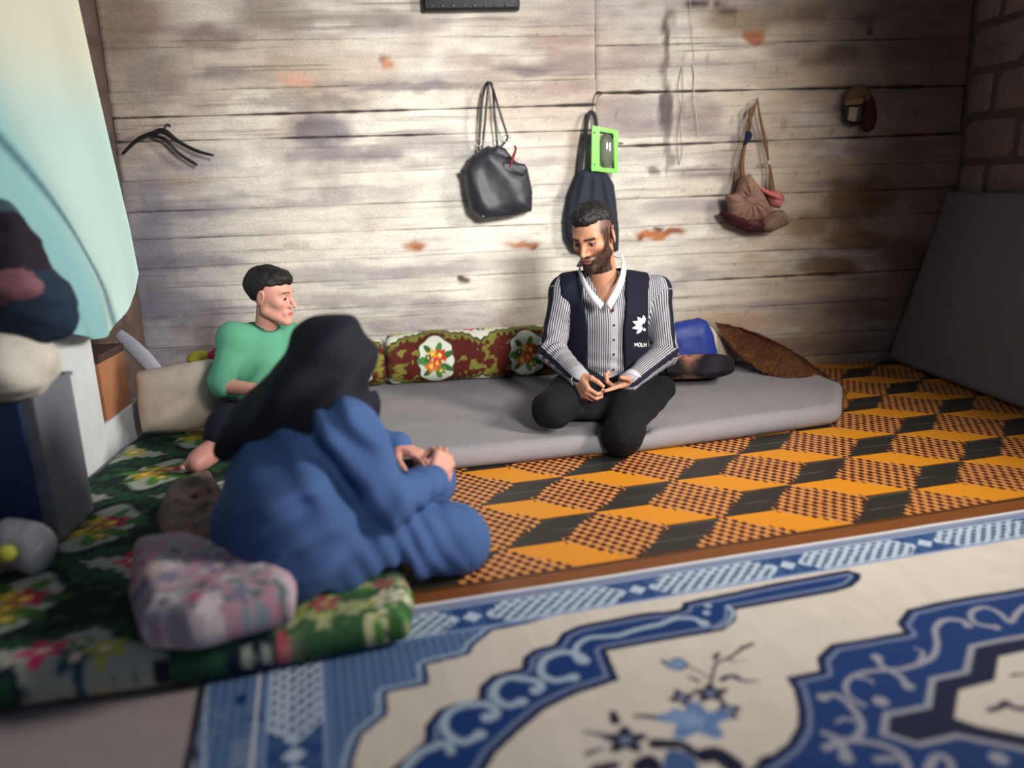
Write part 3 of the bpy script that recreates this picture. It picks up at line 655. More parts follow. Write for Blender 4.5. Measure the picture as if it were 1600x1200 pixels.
# floral mattress on the floor along the left wall; the near strip reaches out under the seated woman
MF = [(-1.19, 1.46), (-.9, 1.475), (-.5, 1.515), (-.092, 1.600), (-.085, 1.71), (-.12, 1.9), (-.2, 2.25), (-.5, 2.6), (-.52, 3.18), (-1.19, 3.18)]
def mf_col(P, dd):
    q = P-V(-.72, 1.62); t = math.radians(-4); R_ = np.stack([q[:, 0]*math.cos(t)+q[:, 1]*math.sin(t), -q[:, 0]*math.sin(t)+q[:, 1]*math.cos(t)], 1)
    C = medallions(R_, .50, .44, (20, 42, 36), (20, 34, 56), (168, 176, 162), (40, 80, 56), off=(-.30, .13), seed=6, fs=1.0, yel=(186, 166, 60), pal=((170, 40, 76), (190, 168, 60), (150, 120, 50)))
    m = sstep(-.40, -.30, P[:, 0])*sstep(1.80, 1.74, P[:, 1]); C2 = mixed_floral(P-V(-.24, 1.62), (52, 92, 58), [(196, 196, 150), (206, 204, 180), (176, 60, 96), (150, 170, 90), (70, 120, 60)], .035, 11, 46, ((-.2, -.15), (.17, .15)))
    C = mix(C, C2, m)
    return C
fm = slab('floral_mattress', MF, .012, .084, M_print, None, mf_col, .010, .05, lambda P: .010*vnoise(P, 5, 3, 2)+.012*np.exp(-((P[:, 1]-1.56-.06*P[:, 0])/.05)**2))
tag(fm, 'green floral mattress on the floor under the woman, reaching along the left side', 'mattress')

# grey mattress the man kneels on
g1 = V(-.42, 2.67); g2 = G(1000, 712)[:2]; g3 = G(1318, 668)[:2]
MG = [(g1[0], g1[1]), (.10, 2.715), (.55, 2.765), g2, (1.25, 2.86), g3-V(.04, 0), g3+V(.01, .04), (1.80, 3.30), (1.70, 3.90), (1.0, 3.93), (-.36, 3.90), (-.44, 3.0)]
kn = [(W(860, 650, 2.96)[:2], .13, .03), (W(972, 690, 2.80)[:2], .12, .04), (V(.42, 3.3), .25, .02)]
def gm_rel(P):
    r = .006*vnoise(P, 4, 9, 2)
    for c, s, a in kn: r = r-a*np.exp(-((P-c)**2).sum(1)/(2*(s*.7)**2))
    r = r-.012*np.exp(-((P[:, 0]-(.76+.05*(P[:, 1]-2.8)))/.02)**2)*sstep(2.95, 2.8, P[:, 1])
    return r
gm = slab('grey_mattress', MG, .004, .088, M_grey, None, None, .012, .05, gm_rel)
tag(gm, 'long thin grey mattress lying on the patterned mat under the kneeling man', 'mattress')

# grey mattress leaning on the right wall
def lean(vt):
    # local x = along the wall (towards camera), y = height along the slab, z = thickness
    ang = math.atan2(.27, .90); o = V(2.385, 3.95, .008)
    X = o[0]+vt[:, 1]*math.sin(ang)-vt[:, 2]*math.cos(ang)*1.0+.055; Y = o[1]-vt[:, 0]; Z = o[2]+vt[:, 1]*math.cos(ang)+vt[:, 2]*math.sin(ang)
    return np.column_stack([X, Y, Z])
L_ = [(0.0, 0), (1.85, 0), (1.85, .90), (-.02, .90)]
lm = slab('leaning_mattress', L_, 0, .052, mat('dark_grey_upholstery', (112, 105, 108), .95, var=.06, vscale=8, bump=.3, bscale=420, fine=.08), None, None, .012, .03, lambda P: .006*vnoise(P, 3, 4, 2), tilt=lean)
tag(lm, 'dark grey mattress standing on edge and leaning on the right wall', 'mattress')

# rolled floral bolster behind the man, with a narrower folded one at its left end
def bolster(name, a, b, r, flat, nt, lo_off, label, seed, per=.40):
    a = V(*a); b = V(*b); T = b-a; Ln = np.linalg.norm(T); T = T/Ln; n = 150; vs = []; uvs = []
    side = unit(np.cross(T, (0, 0, 1))); up = np.cross(side, T)
    ts = np.concatenate([[0, .004, .014, .03], np.linspace(.05, Ln-.05, nt), [Ln-.03, Ln-.014, Ln-.004, Ln]])
    for t in ts:
        e = min(t, Ln-t)/.03; k = 1 if e >= 1 else math.sqrt(max(0, 1-(1-e)**2))*.35+.65
        if e < .01: k = .3
        for j in range(n):
            th = 2*math.pi*j/n; c, s_ = math.cos(th), math.sin(th)
            rr = r*k*(1+.02*math.sin(3*th+t*9)+.015*math.sin(t*23+seed)); p = a+T*t+side*rr*flat*math.copysign(abs(c)**.8, c)+up*rr*math.copysign(abs(s_)**.85, s_)
            vs.append(p); uvs.append((t, th*r))
    P = np.array(uvs); C = medallions(P, per, 2*math.pi*r/2, (84, 30, 24), (56, 44, 20), (214, 216, 200), (116, 118, 52), off=lo_off, seed=seed, fs=.8)
    F = grid_faces(n, len(ts), True); o0 = len(vs); vs = np.vstack([vs, a, b]); C = np.vstack([C, lin((200, 200, 180)), lin((200, 200, 180))])
    fl_ = [list(f) for f in F]+[[o0, (k+1) % n, k] for k in range(n)]+[[o0+1, (len(ts)-1)*n+k, (len(ts)-1)*n+(k+1) % n] for k in range(n)]
    return tag(bigmesh(name, vs, fl_, M_print, None, C), label, 'bolster', 'rolled floral bedding behind the man')
pb0 = W(604, 573, 3.72); pb1 = W(885, 556, 3.80)
hz = .118
m0 = W(680, 566, 3.62); mp_ = np.linalg.norm(W(820, 556, 3.68)-m0)
bolster('floral_bolster', (pb0[0], 3.745, .095+hz), (pb1[0]+.25, 3.80, .095+hz), hz, 1.0, 420, (m0[0]-pb0[0], math.pi*hz*1.0), 'floral rolled bolster with white medallions against the wall behind the man', 3, mp_)
bolster('floral_bolster', (W(540, 578, 3.62)[0], 3.72, .20), (W(601, 575, 3.66)[0], 3.735, .21), .105, 1.0, 110, (.03, math.pi*.105), 'short floral roll showing between the woman and the long bolster', 4, mp_)

# ---------- pillows beside the man
def sdf_obj(name, prims, cell, m, parent=None, colf=None, post=None, clip=None, attrs=None):
    vt, F = nets(prims, cell, clip, post)
    return bigmesh(name, vt, F, m, parent, colf(vt) if colf else None, True, attrs(vt) if attrs else None)
def pxpoly(L, y, zm=0.0): return [(W(a, b, y)[0], max(zm, W(a, b, y)[2])) for a, b in L]
def foldn(sc, amp, seed, st=(1, 1, 1)): return lambda Q: amp*vnoise(Q*V(*st), sc, seed, 2)
bp = puff(pxpoly([(1035, 590), (1035, 512), (1058, 503), (1092, 496), (1104, 500), (1114, 520), (1122, 560), (1135, 588)], 3.66, .097), 3.66, .07, .10, fold=foldn(7, .012, 2))
M_blue = mat('blue_satin', (24, 50, 130), .55, var=.08, bump=.15, bscale=150, spec=.5)
tag(sdf_obj('blue_pillow', [bp], .008, M_blue, post=lambda P: .004*vnoise(P, 16, 3, 2)), 'shiny blue pillow propped on the grey mattress to the right of the man', 'pillow')
def bpat(vt):
    C = np.tile(lin((22, 20, 26)), (len(vt), 1)); c = W(1068, 580, 3.42); r = np.hypot(vt[:, 0]-c[0]+.0, (vt[:, 1]-c[1]-.0)*.9); n = vnoise(vt, 40, 4, 2)
    C = mix(C, lin((160, 112, 92)), sstep(.1, .07, r)*sstep(.0, .12, np.abs(n+.15*np.sin(r*160))))
    C = mix(C, lin((56, 46, 60)), sstep(.0, .3, vnoise(vt, 10, 5, 2))*.4); return C
b0 = G(1095, 588, .14); Rb = np.array(Matrix.Rotation(math.radians(-6), 3, 'Z') @ Matrix.Rotation(math.radians(-14), 3, 'X'))
tag(sdf_obj('black_cushion', [Prim(lambda P, c=V(b0[0]-.0, 3.44, .163): (lambda q: np.maximum(np.maximum(np.abs(q[..., 0])-.150, np.abs(q[..., 1])-.13), (np.abs(q[..., 2])-.055*np.sqrt(np.clip(1-(q[..., 0]/.175)**4, 0, 1)*np.clip(1-(q[..., 1]/.14)**4, 0, 1)))*.7))((P-c)@Rb), [b0[0]-.2, 3.22, .05], [b0[0]+.22, 3.63, .26])], .006, M_print, colf=bpat), 'black cushion with a light brown pattern lying in front of the blue pillow', 'cushion')
cp = puff(pxpoly([(1096, 505), (1112, 510), (1128, 530), (1150, 560), (1172, 585), (1150, 592), (1100, 590)], 3.75, .096), 3.75, .05, .08, fold=foldn(10, .01, 4))
tag(sdf_obj('cream_pillow', [cp], .008, mat('cream_cotton', (196, 180, 158), .9, bump=.3)), 'cream pillow mostly hidden between the blue pillow and the brown rug', 'pillow')
# folded brown fleece leaning from the wall down to the mattress end
def fleece():
    top = np.array([W(1117, 508, 3.86), W(1160, 517, 3.84), W(1205, 535, 3.78), W(1245, 556, 3.66), W(1290, 590, 3.50), W(1324, 618, 3.36)])
    bot = np.array([W(1122, 520, 3.72), W(1150, 553, 3.60), W(1172, 573, 3.54), W(1205, 592, 3.46), W(1262, 611, 3.34), W(1318, 630, 3.26)])
    T_ = catmull(top, 14); B_ = catmull(bot, 14); n = len(T_); m_ = 26; vs = []
    for i in range(n):
        for j in range(m_):
            s = j/(m_-1); p = T_[i]*(1-s)+B_[i]*s; k = math.sin(math.pi*min(1, i/(n-1)))
            p = p+V(-.3, -.75, .45)*(.055*math.sin(math.pi*s)**.7*(.35+.65*k)); vs.append(p)
    back = [v+V(.02, .05, -.01) for v in vs]
    A = np.array(vs+back); N_ = n*m_
    nz = .010*vnoise(A, 26, 6, 3)+.007*vnoise(A, 80, 7, 2); A[:, 2] += nz; A[:, 1] -= nz*.7
    F = grid_faces(m_, n); E1 = [[i*m_, (i+1)*m_, (i+1)*m_+N_, i*m_+N_] for i in range(n-1)]+[[i*m_+m_-1, i*m_+m_-1+N_, (i+1)*m_+m_-1+N_, (i+1)*m_+m_-1] for i in range(n-1)]
    E2 = [[j, j+N_, j+1+N_, j+1] for j in range(m_-1)]+[[(n-1)*m_+j, (n-1)*m_+j+1, (n-1)*m_+j+1+N_, (n-1)*m_+j+N_] for j in range(m_-1)]
    FF = np.vstack([F[:, ::-1], F+N_, E1, E2])
    s = np.tile(np.tile(np.linspace(0, 1, m_), n), 2)
    C = np.tile(lin((98, 66, 42)), (len(A), 1)); C = mix(C, lin((70, 34, 26)), sstep(.30, .05, s)*.8+sstep(.1, .4, vnoise(A, 7, 8, 3))*.5); C = mix(C, lin((150, 116, 66)), sstep(.1, .4, vnoise(A, 4, 18, 2))*.6)
    return tag(bigmesh('brown_fleece', A+V(0, 0, .012), FF, mat('fleece', attr=True, rough=1, var=.35, vscale=60, bump=1.0, bscale=90, bdist=.02, spec=.05), None, C), 'brown shaggy folded fleece leaning from the wall onto the grey mattress end', 'blanket')
fleece()

# ------------------------------------------------------------------ things hung on the wall
M_blk = mat('black_leatherette', (34, 36, 44), .52, var=.1, bump=.25, bscale=160, spec=.55)
M_blk2 = mat('black_cloth', (40, 44, 54), .8, var=.1, bump=.3, bscale=260)
M_metal = mat('dull_metal', (170, 168, 165), .35, metal=.9, bump=0)
M_dark = mat('dark_plastic', (24, 24, 30), .45, bump=.1, spec=.5)
yb = YW-.085
def nail(x, y, Y=YW):
    p = W(x, y, Y-.02); o = tube('nail', [p+V(0, .035, .004), p+V(0, .01, 0), p+V(0, -.012, .006)], [.0025, .0025, .004], M_metal, None, 6, 2); return o
def hang(px, py, label): tag(nail(px, py), label, 'nail')
# black handbag
t = empty('handbag', W(775, 290, yb), 'black leather handbag with two long straps, left of the other hanging bags', 'handbag')
body = puff(pxpoly([(724, 266), (737, 243), (762, 228), (790, 234), (806, 252), (824, 262), (832, 300), (831, 330), (808, 337), (755, 345), (736, 330), (728, 300)], yb), yb, .062, .075,
            fold=lambda Q: .006*np.sin((Q[:, 0]-W(780, 290, yb)[0])*34+(Q[:, 2]-W(780, 290, yb)[2])*24)+.006*vnoise(Q, 14, 3, 2))
sdf_obj('bag_body', [body], .005, M_blk, t)
fp = puff(pxpoly([(782, 252), (820, 256), (824, 264), (818, 276), (784, 270)], yb-.05), yb-.052, .012, .02, fold=foldn(30, .003, 4)); sdf_obj('side_pocket', [fp], .004, M_blk, t)
tp = puff(pxpoly([(764, 240), (776, 226), (790, 232), (800, 246), (790, 252), (774, 248)], yb-.04), yb-.035, .02, .03); sdf_obj('flap', [tp], .004, M_blk, t)
sp_ = puff(pxpoly([(718, 265), (738, 262), (740, 285), (730, 288)], yb+.01), yb+.01, .03, .03); sdf_obj('side_tab', [sp_], .005, M_blk, t)
for L_s, yo in (([(748, 236), (750, 205), (752, 175), (755, 150), (760, 131), (768, 131), (771, 150), (773, 180), (776, 215), (778, 236)], -.03), ([(752, 240), (757, 200), (760, 165), (763, 133), (767, 131), (775, 155), (784, 185), (792, 210), (792, 218), (780, 232)], -.06)):
    tube('strap', [W(a, b_, YW-.03+(yo if i not in (4,) else yo*.3)) for i, (a, b_) in enumerate(L_s)], .0055, M_blk, t, 8, 5, .5)
for a, b_ in ((748, 222), (778, 222), (792, 216)): tube('strap_ring', [W(a+6*math.cos(q), b_+6*math.sin(q), yb-.02) for q in np.linspace(0, 6.28, 9)], .0022, M_metal, t, 6, 2)
tube('zip_pull', [W(796, 262, yb-.06), W(801, 248, yb-.065), W(806, 232, yb-.06), W(803, 228, yb-.055)], [.004, .007, .005, .004], mat('wine_leather', (120, 34, 44), .6), t, 6, 4)
tube('stud', [W(755, 338, yb-.055), W(755, 338, yb-.066)], .0055, M_metal, t, 8, 1)
hang(762, 130, 'nail in the wall that the black leather handbag hangs on')
# black tote hanging behind the man's head
t = empty('tote_bag', W(925, 300, yb), 'black cloth tote bag hanging on the wall right behind the man', 'bag')
yt = YW-.06
body = puff(pxpoly([(903, 268), (918, 262), (950, 272), (959, 288), (962, 310), (967, 360), (966, 392), (930, 402), (896, 392), (884, 372), (882, 345), (890, 300)], yt), yt, .045, .06,
            fold=lambda Q: .006*np.sin((Q[:, 0]-W(925, 270, yt)[0])/(.35+(W(925, 270, yt)[2]-Q[:, 2])*1.6)*48+1)+.004*vnoise(Q, 20, 5, 2))
sdf_obj('bag_body', [body], .005, M_blk2, t)
tube('strap', [W(a, b_, YW-.045-yo) for a, b_, yo in ((906, 275, .02), (910, 240, .02), (915, 205, .01), (919, 182, 0), (924, 175, -.01), (930, 184, 0), (932, 210, .01), (931, 240, .02), (925, 268, .02))], .0095, M_blk2, t, 8, 5, .5)
hang(924, 178, 'nail behind the black tote bag strap')
# green plastic frame with clear bulging front
M_green = mat('green_plastic', (96, 192, 40), .4, var=.04, bump=.05, spec=.5)
t = empty('green_holder', W(945, 234, YW-.05), 'bright green plastic holder with clear round front hanging beside the tote strap', 'holder')
gy = YW-.115
def quad(L, y, th, name, m, par, bev=0.0):
    import bmesh
    bm = bmesh.new(); A = [bm.verts.new(tuple(W(a, b_, y+dy))) for a, b_, dy in L]; f = bm.faces.new(A)
    r = bmesh.ops.extrude_face_region(bm, geom=[f]); bmesh.ops.translate(bm, verts=[g for g in r['geom'] if isinstance(g, bmesh.types.BMVert)], vec=(0, th, 0))
    bmesh.ops.recalc_face_normals(bm, faces=bm.faces[:])
    if bev: bmesh.ops.bevel(bm, geom=bm.edges[:], offset=bev, segments=2, affect='EDGES')
    me = bpy.data.meshes.new(name); bm.to_mesh(me); bm.free(); me.materials.append(m); return link(name, me, par)
quad([(925, 196, 0), (937, 198, 0), (937, 268, 0), (924, 266, 0)], gy, .012, 'side_panel', M_green, t, .002)
for L_q in ([(925, 196, 0), (966, 204, .03), (965, 210, .03), (925, 203, 0)], [(924, 260, 0), (965, 264, .03), (965, 271, .03), (924, 267, 0)], [(958, 203, .025), (966, 204, .03), (965, 271, .03), (960, 270, .025)]):
    quad(L_q, gy, .012, 'frame_bar', M_green, t, .0015)
quad([(926, 200, 0), (962, 207, .03), (962, 268, .03), (926, 263, 0)], gy+.03, .006, 'back_panel', mat('smoky_panel', (140, 144, 122), .5, bump=0), t)
lens = ell(W(948, 236, gy+.03), (.036, .022, .082), k=.001); sdf_obj('clear_bubble', [lens], .004, mat('clear_plastic', (170, 178, 160), .12, bump=0, spec=.8, transmission=.75), t)
for a, b_ in ((929, 207), (929, 257), (958, 213)): tube('screw', [W(a, b_, gy+.004), W(a, b_, gy-.003)], .004, M_dark, t, 8, 1)
tube('wall_hook', [W(965, 222, gy+.05), W(974, 224, YW-.005)], .003, M_metal, t, 6, 1)
# brown cloth bundle hung by twisted strips
t = empty('cloth_bundle', W(1180, 310, yb), 'brown cloth bundle with gathered knots hung by twisted straps, right of the man', 'bag')
yc = YW-.09
pleat = lambda cx, cy, n_: (lambda Q: .006*np.cos(n_*np.arctan2(Q[:, 2]-W(cx, cy, yc)[2], Q[:, 0]-W(cx, cy, yc)[0])))
A1 = puff(pxpoly([(1134, 305), (1150, 302), (1160, 275), (1172, 272), (1186, 292), (1200, 318), (1205, 330), (1190, 342), (1160, 346), (1140, 335)], yc-.02), yc-.02, .062, .07, k=.01, fold=pleat(1166, 312, 14), lab=0)
A2 = puff(pxpoly([(1188, 345), (1206, 328), (1222, 328), (1236, 344), (1228, 352), (1202, 364), (1188, 358)], yc-.02), yc-.02, .055, .05, k=.006, fold=pleat(1214, 332, 12), lab=1)
A3 = puff(pxpoly([(1124, 332), (1142, 326), (1200, 340), (1204, 362), (1170, 364), (1138, 352)], yc+.01), yc+.01, .07, .06, k=.01, lab=2, fold=foldn(14, .008, 8))
A4 = puff(pxpoly([(1192, 300), (1206, 296), (1220, 300), (1224, 312), (1216, 326), (1202, 322)], yc), yc-.01, .04, .04, k=.006, lab=3, fold=foldn(20, .006, 9))
A5 = puff(pxpoly([(1150, 305), (1153, 285), (1160, 275), (1172, 275), (1180, 296), (1170, 312)], yc+.0), yc, .045, .04, k=.01, lab=4)
PB = [A1, A2, A3, A4, A5]
def bcol(vt):
    lb = label_of(vt, PB); cc = np.array([lin(c) for c in ((138, 106, 92), (118, 96, 78), (62, 26, 30), (176, 108, 100), (120, 92, 74))]); C = cc[lb]
    return mix(C, lin((96, 66, 60)), sstep(.1, .5, vnoise(vt, 30, 2, 2))*.5)
sdf_obj('bundle_body', PB, .004, M_print, t, bcol)
M_strip = mat('brown_strip', (112, 84, 62), .9, bump=.5, bscale=120, var=.25, vscale=40)
tube('strap', [W(a, b_, YW-.05) for a, b_ in ((1150, 300), (1155, 270), (1160, 240), (1166, 215), (1170, 190), (1178, 172), (1182, 158))], [.012, .011, .007, .008, .010, .007, .004], M_strip, t, 8, 5, .6)
tube('strap', [W(a, b_, YW-.06) for a, b_ in ((1161, 282), (1160, 250), (1166, 220), (1173, 195), (1171, 175), (1180, 165))], [.012, .010, .006, .005, .008, .005], M_strip, t, 8, 5, .6)
tube('strap', [W(a, b_, YW-.05) for a, b_ in ((1184, 155), (1186, 175), (1191, 200), (1196, 222), (1200, 248), (1204, 270), (1206, 300))], [.003, .006, .008, .011, .006, .008, .020], M_strip, t, 8, 5, .6)
tube('knot', [W(1165, 225, YW-.075), W(1168, 208, YW-.085), W(1172, 212, YW-.08), W(1166, 222, YW-.085), W(1161, 226, YW-.075)], [.005, .011, .012, .010, .004], mat('navy_rag', (24, 26, 60), .8), t, 8, 4)
tube('tie_band', [W(1199, 252, YW-.068), W(1203, 256, YW-.07)], [.010, .012], mat('pale_rag', (190, 168, 150), .8), t, 8, 2)
tube('pink_trim', [W(1186, 292, yc-.05), W(1198, 300, yc-.06), W(1212, 306, yc-.06), W(1222, 312, yc-.05)], [.004, .010, .012, .005], mat('pink_rag', (190, 100, 104), .8), t, 8, 4)
hang(1183, 156, 'nail above the brown cloth bundle')
# strings and cords on the plaster
M_str = mat('white_string', (206, 198, 188), .8)
def cord(name, L, r, m, label, Y=YW-.016): return tag(tube(name, [W(a, b_, Y) for a, b_ in L], r, m, None, 6, 4), label, 'string')
cord('string', [(1082, 100), (1085, 118), (1084, 150), (1088, 180), (1091, 214)], [.0022, .0035, .0016, .0018, .0012], M_str, 'thin white string hanging on the wall between the green holder and brown bundle')
cord('string', [(1065, 105), (1060, 130), (1059, 150), (1064, 170), (1058, 210), (1060, 250), (1062, 258)], .0014, mat('grey_string', (112, 100, 96), .8), 'long thin grey string looped down the wall left of the white string')
cord('string', [(1066, 108), (1067, 140), (1066, 165), (1062, 190), (1066, 235), (1061, 257)], .0012, mat('grey_thread', (120, 108, 104), .8), 'fainter grey thread crossing beside the looped grey string')
cord('string', [(926, 172), (927, 160), (930, 148), (936, 143), (941, 146), (936, 150)], .002, mat('rusty_wire', (70, 56, 56), .6, metal=.5), 'short rusty wire loop above the tote bag')
cord('string', [(1078, 0), (1080, 30), (1083, 70), (1085, 95)], .0014, M_str, 'thin pale thread running down from the top edge above the white string')
# slippers tucked behind a strap: brown slipper pair
t = empty('slippers', W(1342, 172, YW-.07), 'dark brown and red slippers tucked together on the wall near the right corner', 'slippers')
M_sole = mat('brown_suede', (98, 72, 54), .9, bump=.3); M_red = mat('dark_red_suede', (62, 22, 30), .85, bump=.3)
ys = YW-.045
s1 = puff(pxpoly([(1318, 160), (1322, 142), (1336, 133), (1350, 133), (1360, 142), (1362, 165), (1350, 170), (1345, 155), (1330, 162), (1322, 168)], ys), ys, .035, .03, fold=foldn(20, .004, 3)); sdf_obj('slipper_upper', [s1], .004, M_sole, t)
s2 = puff(pxpoly([(1350, 160), (1358, 145), (1366, 160), (1369, 185), (1364, 202), (1354, 208), (1346, 200), (1344, 180)], ys-.01), ys-.012, .035, .03); sdf_obj('slipper_sole', [s2], .004, M_red, t)
s3 = puff(pxpoly([(1318, 165), (1346, 160), (1346, 192), (1334, 198), (1318, 190)], ys+.01), ys+.01, .035, .02); sdf_obj('slipper_lining', [s3], .004, M_dark, t)
quad([(1328, 167, 0), (1341, 168, 0), (1337, 190, 0), (1325, 188, 0)], ys-.032, .006, 'pale_insert', mat('pale_insert', (150, 134, 110), .8), t, .0015)
quad([(1322, 158, 0), (1350, 152, 0), (1349, 162, 0), (1322, 165, 0)], ys-.036, .006, 'strap_band', mat('tan_band', (124, 96, 72), .8), t, .0015)
# clothes hanger
t = empty('clothes_hanger', W(262, 212, YW-.03), 'thin black plastic clothes hanger hung on the wall above the boy', 'hanger')
tube('bar', [W(a, b_, YW-.03-yo) for a, b_, yo in ((192, 240, .0), (215, 218, .01), (240, 208, .02), (256, 205, .02), (280, 222, .03), (308, 236, .04), (334, 243, .05))], [.007, .009, .011, .014, .009, .008, .005], M_dark, t, 8, 5)
tube('lower_bar', [W(a, b_, YW-.05-yo) for a, b_, yo in ((236, 212, .0), (258, 218, .01), (280, 240, .01), (308, 258, .01))], [.006, .009, .007, .007], M_dark, t, 8, 5)
tube('hook', [W(256, 208, YW-.05), W(258, 198, YW-.04), W(262, 194, YW-.02), W(266, 198, YW-.005)], .004, M_dark, t, 6, 4)
# black clock or panel cut by the top edge
t = empty('wall_clock', W(737, -20, YW-.02), 'black rectangular wall clock at the top edge of the wall', 'clock')
c0 = W(661, 19, YW-.03); c1 = W(812, 17, YW-.03)
box('clock_case', (c0[0], YW-.055, c0[2]), (c1[0], YW+.0, c0[2]+.30), mat('black_plastic', (9, 9, 13), .4, bump=.1), t, .012)
box('clock_face', (c0[0]+.08, YW-.058, c0[2]+.045), (c1[0]-.08, YW-.054, c0[2]+.25), mat('clock_face', (170, 172, 176), .4, bump=0), t, .001)
for i in range(9):
    x = c0[0]+.04+i*.048; tube('rim_stud', [V(x, YW-.055, c0[2]+.02), V(x, YW-.061, c0[2]+.02)], .006, mat('stud_metal', (96, 98, 106), .4, metal=.6) if i == 0 else bpy.data.materials['stud_metal'], t, 8, 1)

# ------------------------------------------------------------------ left side: curtain, cabinet, box, bags
M_cur = mat('hung_cloth', attr=True, rough=.85, var=.05, vscale=3, bump=.15, bscale=300)
def curtain():
    # cloth hung along the left wall: far edge free, near part gathered back
    rows = 60; cols = 70; vs = []; cc = []
    for j in range(rows):
        s = j/(rows-1); z = 2.05-(2.05-.60)*s
        far = np.interp(s, [0, .45, .8, .93, 1], [3.00, 3.10, 3.19, 3.20, 3.12])
        near = np.interp(s, [0, .5, .8, 1], [1.75, 1.8, 2.25, 2.55])
        for i in range(cols):
            u = i/(cols-1); y = far+(near-far)*u
            x = -1.150-.012*math.sin(u*17+s*2)*(1-.3*s)-.02*math.sin(u*5)+.03*s+.02*(1-u)
            zz = z-.0
            if s > .9: zz = z-(.10*math.sin(u*3.1))*(s-.9)*10*.6+.10*max(0, .35-u)/.35*(s-.9)*10*.5
            vs.append((x, y, zz)); cc.append((u, s))
    A = np.array(vs); c = np.array(cc); C = np.tile(lin((206, 208, 190)), (len(A), 1)); C = mix(C, lin((180, 210, 208)), sstep(.35, .6, c[:, 1]))
    C = mix(C, lin((120, 178, 186)), sstep(.12, .45, c[:, 0]-.5+c[:, 1]*.35)*.8)
    C = mix(C, lin((30, 78, 98)), sstep(.05, .0, np.abs(c[:, 0]-(1.25-c[:, 1]*.95)))*.8)
    B = A+V(-.006, 0, 0); n = len(A); F = grid_faces(cols, rows)
    E_ = [[i, i+1, i+1+n, i+n] for i in range(cols-1)]+[[(rows-1)*cols+i, (rows-1)*cols+i+n, (rows-1)*cols+i+1+n, (rows-1)*cols+i+1] for i in range(cols-1)]
    E_ += [[j*cols, j*cols+n, (j+1)*cols+n, (j+1)*cols] for j in range(rows-1)]+[[j*cols+cols-1, (j+1)*cols+cols-1, (j+1)*cols+cols-1+n, j*cols+cols-1+n] for j in range(rows-1)]
    return tag(bigmesh('curtain', np.vstack([A, B]), np.vstack([F, F[:, ::-1]+n, E_]), M_cur, None, np.vstack([C, C])), 'pale cloth turning turquoise, hung over the left wall above the cabinet', 'curtain')
curtain()
M_wh = mat('white_laminate', (214, 220, 226), .5, var=.05, bump=.05); M_grf = mat('grey_frame', (120, 126, 138), .5, bump=.05); M_bluep = mat('blue_panel', (44, 70, 112), .5, var=.1, bump=.05)
t = empty('cabinet', (-1.27, 2.9, 0), 'white cabinet with a blue front panel, standing under the hung cloth', 'cabinet')
box('side_panel', (-1.225, 2.44, .015), (-1.205, 2.91, .60), M_wh, t, .004)
box('carcass', (-1.385, 2.47, .015), (-1.226, 2.90, .58), M_wh, t, .004)
box('frame', (-1.385, 2.425, .015), (-1.215, 2.468, .60), M_grf, t, .006)
box('front_panel', (-1.380, 2.412, .05), (-1.262, 2.424, .555), M_bluep, t, .003)
box('cabinet_top', (-1.388, 2.42, .601), (-1.20, 2.92, .618), M_wh, t, .004)
box('low_section', (-1.385, 2.912, .015), (-1.205, 3.30, .205), M_wh, t, .004)
# dark clothes and a pale bundle on the near left
def blob(name, prims, cell, m, label, cat, post=None, colf=None):
    return tag(sdf_obj(name, prims, cell, m, None, colf, post), label, cat)
pa = W(20, 455, 2.2); pb_ = W(60, 500, 2.15)
dk = [ell(W(45, 470, 2.12), (.10, .09, .085), k=.05), ell(W(10, 400, 2.12), (.09, .08, .10), k=.05, lab=1), ell(W(75, 500, 2.15), (.07, .07, .05), k=.04), ell(W(-30, 470, 2.12), (.10, .09, .12), k=.05), ell(W(0, 340, 2.15), (.045, .05, .05), k=.03), ell(W(8, 448, 2.05), (.075, .045, .03), k=.012, lab=2)]
def dcol(vt): lb = label_of(vt, dk); return np.array([lin((34, 50, 70)), lin((36, 30, 44)), lin((34, 50, 70)), lin((34, 40, 56)), lin((60, 84, 92)), lin((128, 88, 98))])[lb]
blob('dark_clothes', dk, .010, M_cur, 'dark navy and mauve clothes bundled on the left edge in front of the hung cloth', 'clothes', lambda P: .020*vnoise(P*V(1, 1, 1.7), 9, 3, 3), dcol)
wb = [ell(W(15, 560, 2.12), (.10, .13, .085), k=.05), ell(W(38, 585, 2.1), (.06, .10, .05), k=.05), ell(W(-30, 580, 2.1), (.1, .13, .07), k=.05)]
blob('white_bundle', wb, .010, mat('white_cloth', (206, 204, 196), .85, bump=.2), 'white cloth bundle on the low blue-fronted box at the left edge', 'bundle', lambda P: .018*vnoise(P*V(1, 1, 1.6), 10, 5, 3))
kc = G(92, 852, .10); kz = W(58, 612, kc[1])[2]
t = empty('blue_box', (-1.28, kc[1]+.12, .1), 'low blue-fronted box with grey edges under the white bundle at the left edge', 'box')
box('front_panel', (-1.37, kc[1]+.002, .11), (kc[0]-.035, kc[1]+.012, kz-.03), M_bluep, t, .003)
box('frame', (-1.385, kc[1]+.013, .101), (kc[0], kc[1]+.24, kz-.012), M_grf, t, .006)
box('top_board', (-1.388, kc[1]-.004, kz-.011), (kc[0]+.004, kc[1]+.245, kz), M_grf, t, .003)
bw = G(48, 884, .10)
